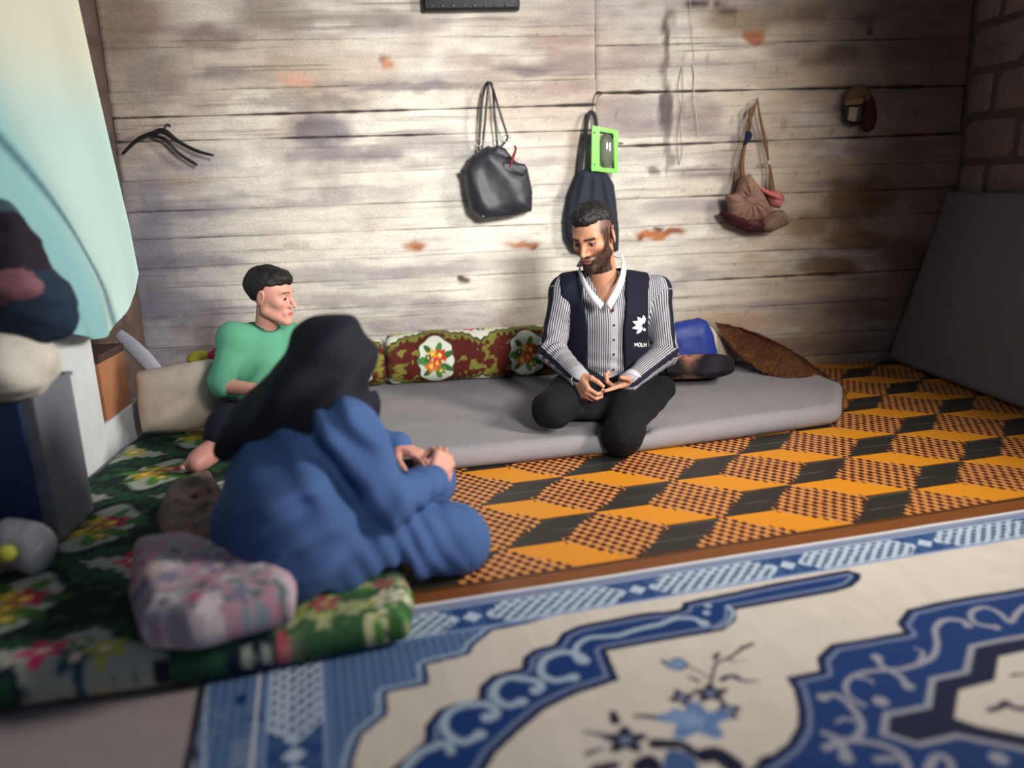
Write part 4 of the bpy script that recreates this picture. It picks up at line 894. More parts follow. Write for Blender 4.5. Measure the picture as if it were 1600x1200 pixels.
blob('plastic_bag', [ell((bw[0]-.02, bw[1], .162), (.092, .06, .062), k=.04), ell((bw[0]+.03, bw[1]-.03, .14), (.04, .05, .05), k=.03), ell((bw[0]-.05, bw[1]+.02, .17), (.03, .04, .055), k=.03)], .008,
     mat('thin_plastic', (186, 190, 196), .35, spec=.6, bump=.3, bscale=40), 'pale grey plastic bag with a yellow patch on the floral mattress at the left edge', 'bag', lambda P: .012*np.abs(vnoise(P, 17, 5, 3)))
tag(sdf_obj('lemon', [ell((bw[0]-.005, bw[1]-.085, .175), (.024, .022, .022), k=.001)], .005, mat('lemon_yellow', (200, 206, 90), .5)), 'small yellow round fruit against the pale plastic bag', 'fruit')
# cream cushion behind the boy and things around it
yk = 3.12
ck = puff(pxpoly([(214, 580), (262, 572), (334, 560), (345, 600), (344, 665), (300, 688), (226, 696), (216, 640)], yk, .105), yk, .06, .09, fold=foldn(4, .01, 5))
tag(sdf_obj('cream_cushion', [ck], .010, mat('cream_cover', (206, 190, 176), .9, bump=.2)), 'large cream cushion standing behind the boy at the left', 'cushion')
dkp = puff(pxpoly([(172, 640), (188, 602), (212, 585), (222, 640), (226, 690), (196, 692)], 3.36), 3.2, .04, .05)
tag(sdf_obj('black_backpack', [dkp], .008, mat('charcoal_cloth', (40, 40, 50), .85)), 'black bag squeezed between the white cabinet and cream cushion', 'bag')
tag(tube('white_strap', [W(a, b_, 3.32) for a, b_ in ((184, 520), (200, 535), (222, 556), (244, 580), (252, 590))], [.02, .03, .034, .03, .02], mat('lilac_white', (190, 190, 206), .7), None, 10, 4, .4), 'broad pale strap slanting down behind the cream cushion', 'strap')
t = empty('cardboard_box', (-1.28, 3.08, .207), 'small brown cardboard box with a dark lid on the low end of the white cabinet', 'box')
box('box_body', (-1.36, 2.96, .207), (-1.212, 3.20, .42), mat('cardboard', (168, 116, 84), .85, bump=.2), t, .004)
box('box_lid', (-1.364, 2.956, .421), (-1.208, 3.204, .450), mat('dark_lid', (74, 56, 54), .8), t, .004)
tag(sdf_obj('folded_cloth', [ell(W(312, 560, 3.3), (.05, .06, .03), k=.02), ell(W(345, 553, 3.3), (.04, .05, .03), k=.02, lab=1)], .008, M_print, None, lambda vt: np.where((vt[:, 0] > W(328, 555, 3.3)[0])[:, None], lin((190, 60, 84)), lin((176, 168, 60)))), 'yellow and red folded cloth lying on the dark chest behind the boy', 'cloth')
kk_ = W(300, 590, 3.3); tag(box('storage_chest', (W(250, 580, 3.3)[0], 3.22, .1), (W(372, 580, 3.3)[0], 3.41, W(312, 578, 3.3)[2]), M_dark, bev=.01), 'dark low chest behind the cream cushion against the wall', 'chest')

# ------------------------------------------------------------------ pillows and cloth in front on the floral mattress
ztop = .104
pc = G(335, 950, ztop+.06); 
def pilcol(vt): return mixed_floral(vt[:, :2]-pc[:2], (170, 160, 170), [(186, 126, 148), (208, 200, 206), (124, 116, 146), (176, 92, 122), (206, 178, 168), (196, 190, 200), (120, 136, 146)], .034, 5, 70, ((-.24, -.17), (.24, .17)))
ctop = [G(*p, ztop+.03)[:2] for p in ((212, 880), (300, 868), (400, 900), (466, 935), (462, 968), (400, 985), (300, 1012), (222, 1008), (205, 950))]
sl = slab('floral_pillow', ctop, ztop-.002, .12, M_print, None, None, .008, .09, lambda P: .012*vnoise(P, 9, 3, 2))
cA = np.zeros(len(sl.data.vertices)*3); sl.data.vertices.foreach_get('co', cA); cA = cA.reshape(-1, 3)
at_ = sl.data.color_attributes.new('Col', 'FLOAT_COLOR', 'POINT'); q_ = np.ones((len(cA), 4)); q_[:, :3] = pilcol(cA); at_.data.foreach_set('color', q_.astype(np.float32).ravel())
tag(sl, 'white and pink floral pillow on the near edge of the green mattress', 'pillow')
def blcol(P, dd): 
    C = mixed_floral(P-P.mean(0), (120, 104, 98), [(140, 120, 110), (98, 78, 72), (150, 110, 108), (84, 66, 62)], .05, 8, 30, ((-.25, -.25), (.25, .25)))
    return C
bl_ = [G(*p, ztop+.03)[:2] for p in ((262, 770), (330, 745), (362, 795), (362, 845), (335, 862), (268, 856), (244, 820))]
tag(slab('crumpled_blanket', bl_, ztop-.002, .07, M_print, None, blcol, .009, .06, lambda P: .035*np.abs(vnoise(P, 9, 7, 3))+.02*vnoise(P, 22, 8, 2)), 'crumpled brown printed blanket behind the seated woman, above the floral pillow', 'blanket')
# ------------------------------------------------------------------ people
def skin_mat(name, c, bump=.12): return mat(name, c, .5, attr=True, var=.05, vscale=30, bump=bump, bscale=260, spec=.35)
def frame(f, up=(0, 0, 1)):       # columns: right-hand side x, forward y, up z of a head
    f = unit(f); x = unit(np.cross(f, up)); z = np.cross(x, f); return np.stack([x, f, z], 1)
def head_prims(c, Rm, s=1.0, lab=0, ears=True):
    c = V(*c)
    def T(*p): return c+Rm@(V(*p)*s)
    def E_(p, r, k, rot=None, sub=False, lb=lab):
        R2 = Rm if rot is None else Rm@rot
        return ell(T(*p), V(*r)*s, R2, k*s, sub, lb)
    P = [E_((0, -.014, .034), (.075, .094, .080), .03), E_((0, .022, -.018), (.060, .066, .082), .03),
         cone(T(-.048, .0, -.060), T(-.012, .068, -.098), .020*s, .017*s, .03*s, lab=lab), cone(T(.048, .0, -.060), T(.012, .068, -.098), .020*s, .017*s, .03*s, lab=lab),
         E_((0, .076, -.100), (.021, .017, .016), .02), E_((-.040, .052, -.020), (.021, .022, .019), .02), E_((.040, .052, -.020), (.021, .022, .019), .02),
         cone(T(-.040, .068, .026), T(-.008, .083, .020), .009*s, .010*s, .016*s, lab=lab), cone(T(.040, .068, .026), T(.008, .083, .020), .009*s, .010*s, .016*s, lab=lab),
         E_((-.031, .090, .004), (.016, .013, .010), .010, sub=True), E_((.031, .090, .004), (.016, .013, .010), .010, sub=True),
         E_((-.031, .070, .003), (.0135, .0135, .0115), .003), E_((.031, .070, .003), (.0135, .0135, .0115), .003),
         cone(T(0, .082, .016), T(0, .108, -.032), .0068*s, .0108*s, .010*s, lab=lab), E_((-.0115, .092, -.035), (.0085, .011, .0075), .006), E_((.0115, .092, -.035), (.0085, .011, .0075), .006),
         E_((0, .078, -.066), (.030, .014, .020), .014),
         E_((0, .0905, -.0595), (.023, .0075, .0055), .004), E_((0, .0885, -.071), (.019, .0085, .0065), .004), E_((0, .100, -.0648), (.022, .008, .0016), .003, sub=True)]
    if ears:
        for q in (-1, 1):
            ra = np.array(Matrix.Rotation(math.radians(-22*q), 3, 'Z') @ Matrix.Rotation(math.radians(-10), 3, 'X'))
            P += [E_((q*.080, -.008, .000), (.0085, .021, .034), .006, ra), E_((q*.089, -.001, .004), (.005, .011, .018), .004, ra, True)]
    return P, T
def hand_prims(w, d, n, s_=1.0, curls=(.5, .6, .7, .8), thumb=.5, side=1, lab=0, spread=.06):
    """w wrist, d towards the fingers, n palm normal (fingers curl that way), side gives the thumb edge"""
    d = unit(d); n = unit(n-np.dot(n, d)*d); l = unit(np.cross(n, d))*side; w = V(*w); P = []
    base = [(.031, .082), (.011, .088), (-.010, .084), (-.029, .076)]; ln = [(.040, .024, .019), (.044, .028, .020), (.040, .026, .020), (.031, .020, .018)]
    rr = [.0088, .009, .0085, .0075]
    for i, ((bl, bd), L3, r) in enumerate(zip(base, ln, rr)):
        k = w+(l*bl+d*bd)*s_; P.append(cone(w+l*bl*.55*s_+d*.012*s_, k, .0145*s_, .0115*s_, .014*s_, lab=lab))
        a = curls[i] if not isinstance(curls[i], tuple) else curls[i][0]; b_ = curls[i] if not isinstance(curls[i], tuple) else curls[i][1]
        ang = a; p = k; sp = l*spread*(1.5-i)
        for q in range(3):
            dir_ = unit(d*math.cos(ang)+n*math.sin(ang)+sp); e = p+dir_*L3[q]*s_; P.append(cone(p, e, r*s_*(1.04-.1*q), r*s_*(.95-.1*q), .002, lab=lab)); p = e; ang += b_*1.05
    tb = w+(l*.026+d*.022+n*.006)*s_; t1 = tb+unit(l*.75+d*.75+n*.35)*.040*s_; t2 = t1+unit(l*(.5-thumb*.4)+d*.9+n*(.2+thumb*.6))*.031*s_; t3 = t2+unit(l*(.25-thumb*.5)+d*.9+n*(.2+thumb*.8))*.025*s_
    P += [cone(tb, t1, .0155*s_, .0115*s_, .012*s_, lab=lab), cone(t1, t2, .0105*s_, .0095*s_, .003, lab=lab), cone(t2, t3, .0095*s_, .0075*s_, .002, lab=lab)]
    return P
def person(name, loc, label): return empty(name, loc, label, 'person')
def addbody(par, groups, m, colf=None, name='body'):
    parts = [nets(p, c, clip) for p, c, clip in groups]; v, f = join(parts)
    return bigmesh(name, v, f, m, par, colf(v) if colf else None)
def cloth(vt_amp, sc, seed): return lambda P: vt_amp*vnoise(P, sc, seed, 2)

# ===== the man kneeling on the grey mattress
def build_man():
    pel = W(945, 592, 3.28); hipL = W(912, 598, 3.24); hipR = W(985, 600, 3.27)
    che = W(948, 505, 3.25); nck = W(946, 446, 3.22)
    shL = W(882, 455, 3.26); shR = W(1027, 455, 3.29)
    elL = W(863, 548, 3.16); elR = W(1038, 552, 3.21); wrL = W(903, 588, 3.00); wrR = W(982, 597, 3.02)
    knL = W(862, 641, 2.90); knR = W(972, 682, 2.75)
    anL = V(hipL[0]+.03, 3.33, .135); anR = V(hipR[0]+.12, 3.20, .135)
    par = person('person', V(pel[0], pel[1], .09), 'bearded young man in striped shirt and dark vest kneeling on the grey mattress')
    f = unit(V(-.62, -.78, -.36)); Rh = frame(f, unit(V(-.05, .0, 1))); hs = 1.03
    hc = W(927, 369, 3.17)
    hp, T = head_prims(hc, Rh, hs)
    neck = [cone(nck+V(0, .0, -.03), T(0, -.028, -.045), .058, .052, .03), cone(nck+V(0, .02, -.02), V(*((shL+nck)/2))+V(0, .02, .0), .045, .04, .04), cone(nck+V(0, .02, -.02), (shR+nck)/2+V(0, .02, 0), .045, .04, .04),
            ell(nck+V(0, -.035, -.07), (.062, .045, .07), k=.03)]
    body = [cone(pel, che, .125, .128, .05, lab=1), ell((shL+shR)/2*.6+che*.4, (.150, .090, .10), k=.05, lab=1), cone(shL, shR, .046, .046, .04, lab=1), cone(shL+V(.03, 0, .0), nck+V(0, .02, .0), .04, .045, .04, lab=1), cone(shR+V(-.03, 0, .0), nck+V(0, .02, .0), .04, .045, .04, lab=1),
            cone(nck+V(0, .01, -.04), nck+V(0, 0, .02), .06, .055, .03, lab=0),
            cone(shL, elL, .048, .040, .03, lab=2), cone(elL, wrL, .040, .027, .02, lab=3), cone(shR, elR, .048, .040, .03, lab=4), cone(elR, wrR, .040, .027, .02, lab=5),
            cone(hipL, knL, .088, .057, .04, lab=6), cone(hipR, knR, .090, .055, .04, lab=7), cone(knL, anL, .055, .038, .03, lab=8), cone(knR, anR, .055, .038, .03, lab=9),
            cone(anL, anL+V(.0, .14, -.015), .034, .022, .02, lab=8), cone(anR, anR+V(.03, .14, -.015), .034, .022, .02, lab=9)]
    hL = hand_prims(wrL, W(917, 622, 2.925)-wrL, V(.55, .1, -.15), .98, ((.7, .9), (.8, 1.0), (.9, 1.1), (1.0, 1.1)), .7, -1)
    hR = hand_prims(wrR, W(945, 607, 2.96)-wrR, V(-.1, -.45, .75), .98, ((.75, .8), (.9, .9), (1.0, .9), (.05, .05)), .2, -1, spread=.05)
    # the pointing index finger and the open thumb of that hand
    hR = hand_prims(wrR, W(948, 609, 2.955)-wrR, unit(V(-.15, .25, .9)), .98, ((.0, .02), (.75, .9), (.95, 1.0), (1.1, 1.0)), .1, 1, spread=.03)
    inv = Rh.T
    def col(vt):
        q = (vt-hc)@Rh/hs; x, y, z = q.T; C = np.tile(lin((176, 124, 98)), (len(vt), 1)); face = (np.abs(x) < .095) & (np.abs(z) < .14) & (np.abs(y) < .13)
        n = vnoise(q, 120, 3, 2); C = mix(C, lin((190, 120, 98)), face*np.exp(-((np.abs(x)-.035)**2+(z+.03)**2)/.0008)*.4)
        jaw = sstep(-.048, -.066, z+.10*np.clip(y-.075, -.05, 1)*0)*sstep(-.01, .012, y+.0)
        side = sstep(.046, .054, np.abs(x))*sstep(.055, .035, y)*sstep(.0, .012, y+.0)*sstep(.05, .03, z)
        cheek = sstep(.0, -.03, z+.025+(np.abs(x)-.03)*-.55)*sstep(.02, .04, np.abs(x))
        beard = np.clip(jaw+side*.95+cheek*sstep(.005, .02, y)*.9, 0, 1)*face
        must = np.exp(-((z+.0500-.10*np.abs(x))/.0068)**2)*sstep(.036, .030, np.abs(x))*(y > .06)
        lips = ((np.abs(x)/.022)**2+((z+.0655)/.0105)**2 < 1)*(y > .076)
        below = sstep(.012, .0, np.abs(x))*sstep(-.078, -.082, z)
        C = mix(C, lin((11, 8, 8)), np.clip(beard*(.94+.1*n), 0, 1)); C = mix(C, lin((20, 13, 12)), must*.95)
        C = mix(C, lin((128, 76, 70)), lips*.9)
        brow = np.exp(-((z-.0215-.10*(.030-np.abs(np.abs(x)-.032))*.4)/.0058)**2)*sstep(.007, .012, np.abs(x))*sstep(.052, .046, np.abs(x))*(y > .045)
        C = mix(C, lin((26, 17, 16)), np.clip(brow*1.1, 0, 1))
        eye = ((np.abs(x)-.031)/.0125)**2+((z+.0005)/.0058)**2
        C = mix(C, lin((96, 60, 50)), face*(y > .06)*sstep(2.6, 1.2, eye)*.7)
        C = mix(C, lin((150, 134, 126)), (y > .06)*sstep(1.0, .8, eye)*.6); C = mix(C, lin((20, 12, 12)), (y > .06)*sstep(1.1, .8, ((np.abs(x)-.031)/.0062)**2+((z+.001)/.0062)**2)*sstep(1.1, .9, eye))
        C = mix(C, lin((28, 16, 14)), (y > .06)*np.exp(-((z-.0052)/.0026)**2)*(np.abs(np.abs(x)-.031) < .015)*.95)
        # clipped sides of the hair
        fade = sstep(.018, .032, z+.0)*sstep(.052, .062, np.abs(x))*face
        C = mix(C, lin((46, 36, 36)), fade*.85*sstep(.058, .04, y))
        hd = np.linalg.norm(vt-W(925, 605, 2.95), axis=1) < .2; C = mix(C, lin((190, 138, 112)), hd*.7)
        return C
    neckp = neck
    addbody(par, [(hp+neckp, .0026, (V(-9, -9, nck[2]-.075), V(9, 9, 9))), (body+[rbox(V(.7, 3.6, -.401), V(1.0, .81, .502), .002, k=.004, sub=True)], .009, (V(-9, -9, .012), V(9, 9, nck[2]-.05))),
                  (hL+[cone(wrL, wrL+(elL-wrL)*.3, .026, .03, .02)], .0025, None), (hR+[cone(wrR, wrR+(elR-wrR)*.3, .026, .03, .02)], .0025, None)], skin_mat('man_skin', (176, 124, 98)), col)
    # hair
    def hairn(P): q = (P-hc)@Rh; return .005*vnoise(q*V(1, 1, 1), 55, 3, 2)+.003*vnoise(q, 130, 5, 2)
    def TE(p, r, k=.02, sub=False): return ell(T(*p), V(*r)*hs, Rh, k, sub)
    hair = [TE((0, -.018, .050), (.078, .094, .080)), TE((0, .032, .092), (.054, .050, .032)), TE((.012, .052, .098), (.034, .026, .022)),
            Prim(lambda P: (lambda q: np.where(q[..., 1] > .0, (q[..., 2]-.070), (q[..., 2]-.070+(-q[..., 1])*1.15)))((P-hc)@Rh/hs)*hs*.8, hc-.2, hc+.2, .012, True),
            ]
    hp_only = sdf_obj('hair', hair, .0032, mat('black_hair', (16, 14, 16), .6, var=.2, vscale=60, bump=.9, bscale=160, bdist=.004, spec=.4), par, post=hairn)
    # trousers
    trou = inflate(body, lambda l: .014, (6, 7, 8, 9))+[cone(pel+V(0, 0, -.015), pel+V(0, 0, .03), .135, .13, .05), cone(pel+V(0, -.05, -.03), W(925, 650, 2.98), .09, .06, .05), rbox(V(.7, 3.6, -.402), V(1.0, .81, .5), .002, k=.004, sub=True)]
    def kf(P):
        d1 = np.linalg.norm(P-knL, axis=1); d2 = np.linalg.norm(P-knR, axis=1); return .006*vnoise(P*V(1, .6, 1.6), 13, 8, 3)+.003*np.sin((P-pel)@unit(V(.3, .8, .5))*90+3*vnoise(P, 7, 2, 1))*np.exp(-(np.linalg.norm(P-pel-V(0, -.15, -.05), axis=1)/.14)**2)
    sdf_obj('trousers', trou, .006, mat('black_denim', (12, 13, 19), .85, bump=.3, bscale=400, var=.15, vscale=9), par, post=kf, clip=(V(-9, -9, .008), V(9, 9, 9)))
    # shirt: striped body and sleeves
    ab = cone(pel+V(0, -.02, .03), che, .132, .140, .05, lab=1)
    shp = [ab]+[cone(pel+V(q, 0, .03), che+V(q, .01, .03), .125, .125, .05, lab=1) for q in (-.035, .035)]+inflate(body[1:5], .014)+inflate(body[6:10], lambda l: .012 if l % 2 == 0 else .014)
    shp[0].ax = (pel, che, .13, (0, 1, 0))
    cut = [cone(nck+V(0, -.02, .02), nck+V(0, .0, .12), .060, .075, .012, True), ]
    vneck = Prim(lambda P: (lambda q: np.maximum(np.abs(q[..., 0]-nck[0]+.0)-(q[..., 2]-(nck[2]-.105))*.46, q[..., 1]-(nck[1]+.02)))(P), nck+V(-.1, -.3, -.11), nck+V(.1, .05, .12), .006, True)
    def pleat(P):
        s = 0
        for c, e in ((elL, wrL), (elR, wrR)):
            d = np.linalg.norm(P-c, axis=1); ax_ = unit(e-c); s = s+.006*np.sin((P-c)@ax_*150+2*vnoise(P, 12, 4, 1))*np.exp(-(d/.09)**2)
        d = P-che; s = s+.004*np.sin(P[:, 2]*95+P[:, 0]*18+2*vnoise(P, 9, 2, 1))*np.exp(-((P[:, 2]-pel[2]-.05)/.08)**2)*(np.abs(P[:, 0]-pel[0]) < .14)
        return s+.003*vnoise(P, 16, 6, 2)
    allp = shp+[cut[0], vneck]
    vt, F = nets(allp, .0042, None, pleat)
    lb = np.full(len(vt), 0); best = np.full(len(vt), 9.)
    for i, p in enumerate(shp):
        d = p.f(vt); m_ = d < best; best[m_] = d[m_]; lb[m_] = p.lab
    su = np.zeros(len(vt)); tape = np.zeros(len(vt)); sect = np.zeros(len(vt))
    cx = (pel[0]+che[0])/2
    su[:] = vt[:, 0]*1.0
    for (l_, a, b_, lat) in ((2, shL, elL, -1), (3, elL, wrL, -1), (4, shR, elR, 1), (5, elR, wrR, 1)):
        m_ = lb == l_; q = vt[m_]-a; d = unit(b_-a); q = q-np.outer(q@d, d); out = unit(V(-1.0, -.50, .15)) if lat < 0 else unit(V(.75, -.85, .15)); out = unit(out-out@d*d); o2 = np.cross(d, out)
        th = np.arctan2(q@o2, q@out); su[m_] = th*.05; tape[m_] = th
    C = np.tile(lin((160, 159, 166)), (len(vt), 1)); arm = lb >= 2
    C[arm & (np.abs(tape) < .26)] = lin((20, 22, 40))
    strip = np.ones(len(vt)); strip[arm & (np.abs(tape) < .26)] = 0
    # cuffs and placket paler
    for wv in (wrL, wrR): strip[np.linalg.norm(vt-wv, axis=1) < .045] = .35
    strip[(np.abs(vt[:, 0]-cx) < .014) & (lb < 2) & (vt[:, 1] < pel[1])] = .25
    M_sh = mat('striped_shirt', attr=True, rough=.85, var=.03, vscale=20, bump=.15, bscale=420)
    nt = M_sh.node_tree; N = nt.nodes; a1 = N.new('ShaderNodeAttribute'); a1.attribute_name = 'su'; a2 = N.new('ShaderNodeAttribute'); a2.attribute_name = 'st'
    fr = ((S(nt, a1.outputs['Fac'])*(1/.0086)).fract()-.5).abs().lt(.20)*S(nt, a2.outputs['Fac'])
    srcn = N[M_sh['src']]; o_ = rgbmix(nt, fr, srcn.outputs[0], (34, 34, 48)); nt.links.new(o_, N['Principled BSDF'].inputs['Base Color'])
    sh = bigmesh('shirt', vt, F, M_sh, par, C, True, {'su': su, 'st': strip})
    bvs = BVHTree.FromPolygons([Vector(v) for v in vt], [tuple(int(k) for k in f_) for f_ in F])
    def proj(bv, x, z, y0=2.5, off=.0015):
        h = bv.ray_cast(Vector((x, y0, z)), Vector((0, 1, 0))); return None if h[0] is None else np.array(h[0])+np.array(h[1] if h[1].y < 0 else -h[1])*off
    # collar leaves and buttons
    M_col = mat('white_collar', (182, 181, 188), .8, bump=.1)
    def collar(inner, outer):
        I_ = catmull([W(*p) for p in inner], 6); O_ = catmull([W(*p) for p in outer], 6); rows = []
        for i_ in range(len(I_)):
            for j_ in range(5):
                p = I_[i_]*(1-j_/4)+O_[i_]*(j_/4); dv = unit(p-CAMP); h = bvs.ray_cast(Vector(CAMP), Vector(dv)); dist = np.linalg.norm(p-CAMP)
                if h[0] is not None: dist = min(dist, h[3]-.008-.012*j_/4)
                rows.append(CAMP+dv*(dist-.004*math.sin(math.pi*j_/4)))
        A = np.array(rows); B = A+V(.0, .005, -.001); n_ = len(A); Fg = grid_faces(5, len(I_)); m_ = len(I_)
        ed = [[k*5, (k+1)*5, (k+1)*5+n_, k*5+n_] for k in range(m_-1)]+[[k*5+4, k*5+4+n_, (k+1)*5+4+n_, (k+1)*5+4] for k in range(m_-1)]+[[(m_-1)*5+k, (m_-1)*5+k+1, (m_-1)*5+k+1+n_, (m_-1)*5+k+n_] for k in range(4)]
        bigmesh('collar', np.vstack([A, B]), np.vstack([Fg, Fg[:, ::-1]+n_, ed]), M_col, sh)
    collar([(906, 416, 3.22), (912, 432, 3.14), (925, 453, 3.09), (944, 474, 3.06)], [(903, 424, 3.21), (909, 442, 3.13), (921, 464, 3.08), (938, 484, 3.05)])
    collar([(969, 396, 3.27), (972, 412, 3.20), (965, 440, 3.11), (946, 474, 3.06)], [(975, 402, 3.27), (979, 422, 3.20), (972, 450, 3.10), (955, 484, 3.05)])
    tube('collar_band', [W(905, 416, 3.23), W(915, 402, 3.29), W(940, 394, 3.31), W(958, 398, 3.31), W(967, 402, 3.29)], .013, M_col, sh, 8, 6, .35, (0, 0, 1))
    M_bt = mat('dark_button', (40, 36, 40), .4, bump=0)
    for py_ in (485, 507, 530, 553, 577):
        c = W(945, py_, 3.1); h = proj(bvs, cx, W(945, py_, 3.13)[2], off=.001)
        if h is not None: tube('button', [h+V(0, .002, 0), h+V(0, -.003, 0)], .0045, M_bt, sh, 8, 1)
    # cuffs
    for e_, w_ in ((elL, wrL), (elR, wrR)):
        d = unit(w_-e_); tube('cuff', [w_-d*.035, w_-d*.02, w_+d*.012, w_+d*.016], [.042, .041, .040, .036], M_col, sh, 20, 3)
    # vest, open at the front
    vb = [cone(pel+V(0, -.005, -.015), che, .150, .152, .05)]+[cone(pel+V(q, -.005, -.015), che+V(q*1.1, .0, .03), .148, .144, .05) for q in (-.04, .04)]+inflate(body[1:5], .026)
    vb[0].hi = vb[0].hi+.02
    zt = nck[2]
    def open_f(P):
        x = P[..., 0]; y = P[..., 1]; z = P[..., 2]
        xl = np.interp(z, [pel[2]-.15, pel[2], che[2], zt-.05, zt+.1], [W(916, 600, 3.12)[0], W(918, 580, 3.12)[0], W(919, 505, 3.12)[0], W(910, 450, 3.15)[0], W(915, 425, 3.2)[0]])
        xr = np.interp(z, [pel[2]-.15, pel[2], che[2], zt-.05, zt+.1], [W(980, 600, 3.12)[0], W(977, 580, 3.12)[0], W(972, 505, 3.12)[0], W(976, 450, 3.15)[0], W(972, 420, 3.2)[0]])
        return np.maximum(np.maximum(xl-x, x-xr), y-(pel[1]+.0))
    def arm_f(P):
        x = P[..., 0]; z = P[..., 2]; zz = [W(0+950, q, 3.15)[2] for q in (600, 560, 505, 465, 440, 424, 410)]
        xl = np.interp(z, zz, [W(q, 500, 3.15)[0] for q in (894, 890, 884, 880, 880, 884, 880)]); xr = np.interp(z, zz, [W(q, 500, 3.15)[0] for q in (1022, 1018, 1015, 1017, 1025, 1034, 1040)])
        return np.minimum(x-xl, xr-x)
    ar = [Prim(lambda P: arm_f(P), V(pel[0]-.4, pel[1]-.4, W(950, 590, 3.15)[2]), V(pel[0]+.4, pel[1]+.4, zt+.1), .012, True)]
    vcut = [Prim(open_f, V(pel[0]-.25, pel[1]-.35, 0), V(pel[0]+.25, pel[1]+.05, zt+.15), .008, True), cone(nck+V(0, -.02, .0), nck+V(0, .0, .12), .075, .085, .012, True)]+ar
    tail = [rbox(V(hipR[0]+.085, hipR[1]-.02, .20), V(.028, .085, .105), .025, k=.04), rbox(V(hipL[0]-.05, hipL[1]+.02, .24), V(.02, .07, .07), .018, k=.04)]
    vt2, F2 = nets(vb+tail+vcut, .0048, (V(-9, -9, .092), V(9, 9, 9)), lambda P: .004*vnoise(P*V(1, 1, .5), 14, 12, 2))
    M_v = mat('navy_vest', (12, 16, 32), .85, var=.12, vscale=12, bump=.25, bscale=420)
    ve = bigmesh('vest', vt2, F2, M_v, par)
    bv2 = BVHTree.FromPolygons([Vector(v) for v in vt2], [tuple(int(k) for k in f_) for f_ in F2])
    # white leaf emblem and lettering on the vest front
    M_w = mat('white_print', (214, 216, 218), .7, bump=0)
    def patch(name, outline):      # small flat print laid on the vest
        P_ = np.array(outline); c = P_.mean(0); pts = []
        for p in [c]+list(P_):
            w_ = W(p[0], p[1], 3.10); dirv = unit(w_-CAMP); h = bv2.ray_cast(Vector(CAMP), Vector(dirv))
            if h[0] is None: return
            pts.append(np.array(h[0])-dirv*.0025)
        n_ = len(P_); A = np.array(pts); B = A+unit(A[0]-CAMP)*.0012
        Fs = [[0, i+1, (i+1) % n_+1] for i in range(n_)]+[[n_+1, n_+1+(i+1) % n_+1, n_+1+i+1] for i in range(n_)]
        bigmesh(name, np.vstack([A, B]), Fs, M_w, ve, smooth=False)
    ec = V(1007, 509)
    for ang, ln, wd in ((95, 14, 3.0), (128, 15, 3.4), (160, 17, 3.4), (192, 17, 3.2), (225, 15, 3.0), (62, 13, 2.8), (20, 6, 2.2), (270, 6, 2.0)):
        d = V(math.cos(math.radians(ang)), -math.sin(math.radians(ang))); n_ = V(-d[1], d[0]); b0 = ec+d*3.0
        patch('emblem_leaf', [b0, b0+d*ln*.3+n_*wd*.8, b0+d*ln*.6+n_*wd, b0+d*ln, b0+d*ln*.6-n_*wd, b0+d*ln*.3-n_*wd*.8])
    def letter(segs, ox, oy, s=1.0):
        for (x0, y0, x1, y1) in segs:
            a = V(ox+x0*s, oy-y0*s); b_ = V(ox+x1*s, oy-y1*s); d = unit(b_-a); n_ = V(-d[1], d[0])*.55; patch('lettering', [a+n_, b_+n_, b_-n_, a-n_])
    H = 5.6
    LT = {'M': [(0, 0, 0, H), (0, H, 2, H*.4), (2, H*.4, 4, H), (4, H, 4, 0)], 'O': [(0, .6, 0, H-.6), (.3, H, 2.7, H), (3.2, H-.6, 3.2, .6), (2.7, 0, .3, 0)], 'L': [(0, H, 0, 0), (0, 0, 2.6, 0)], 'H': [(0, 0, 0, H), (3, 0, 3, H), (0, H/2, 3, H/2)], 'I': [(0, 0, 0, H)]}
    ox = 992
    for ch, wd in (('M', 5.8), ('O', 5.0), ('L', 3.8), ('H', 4.6)):
        letter(LT[ch], ox, 541.5); ox += wd
    return par
build_man()

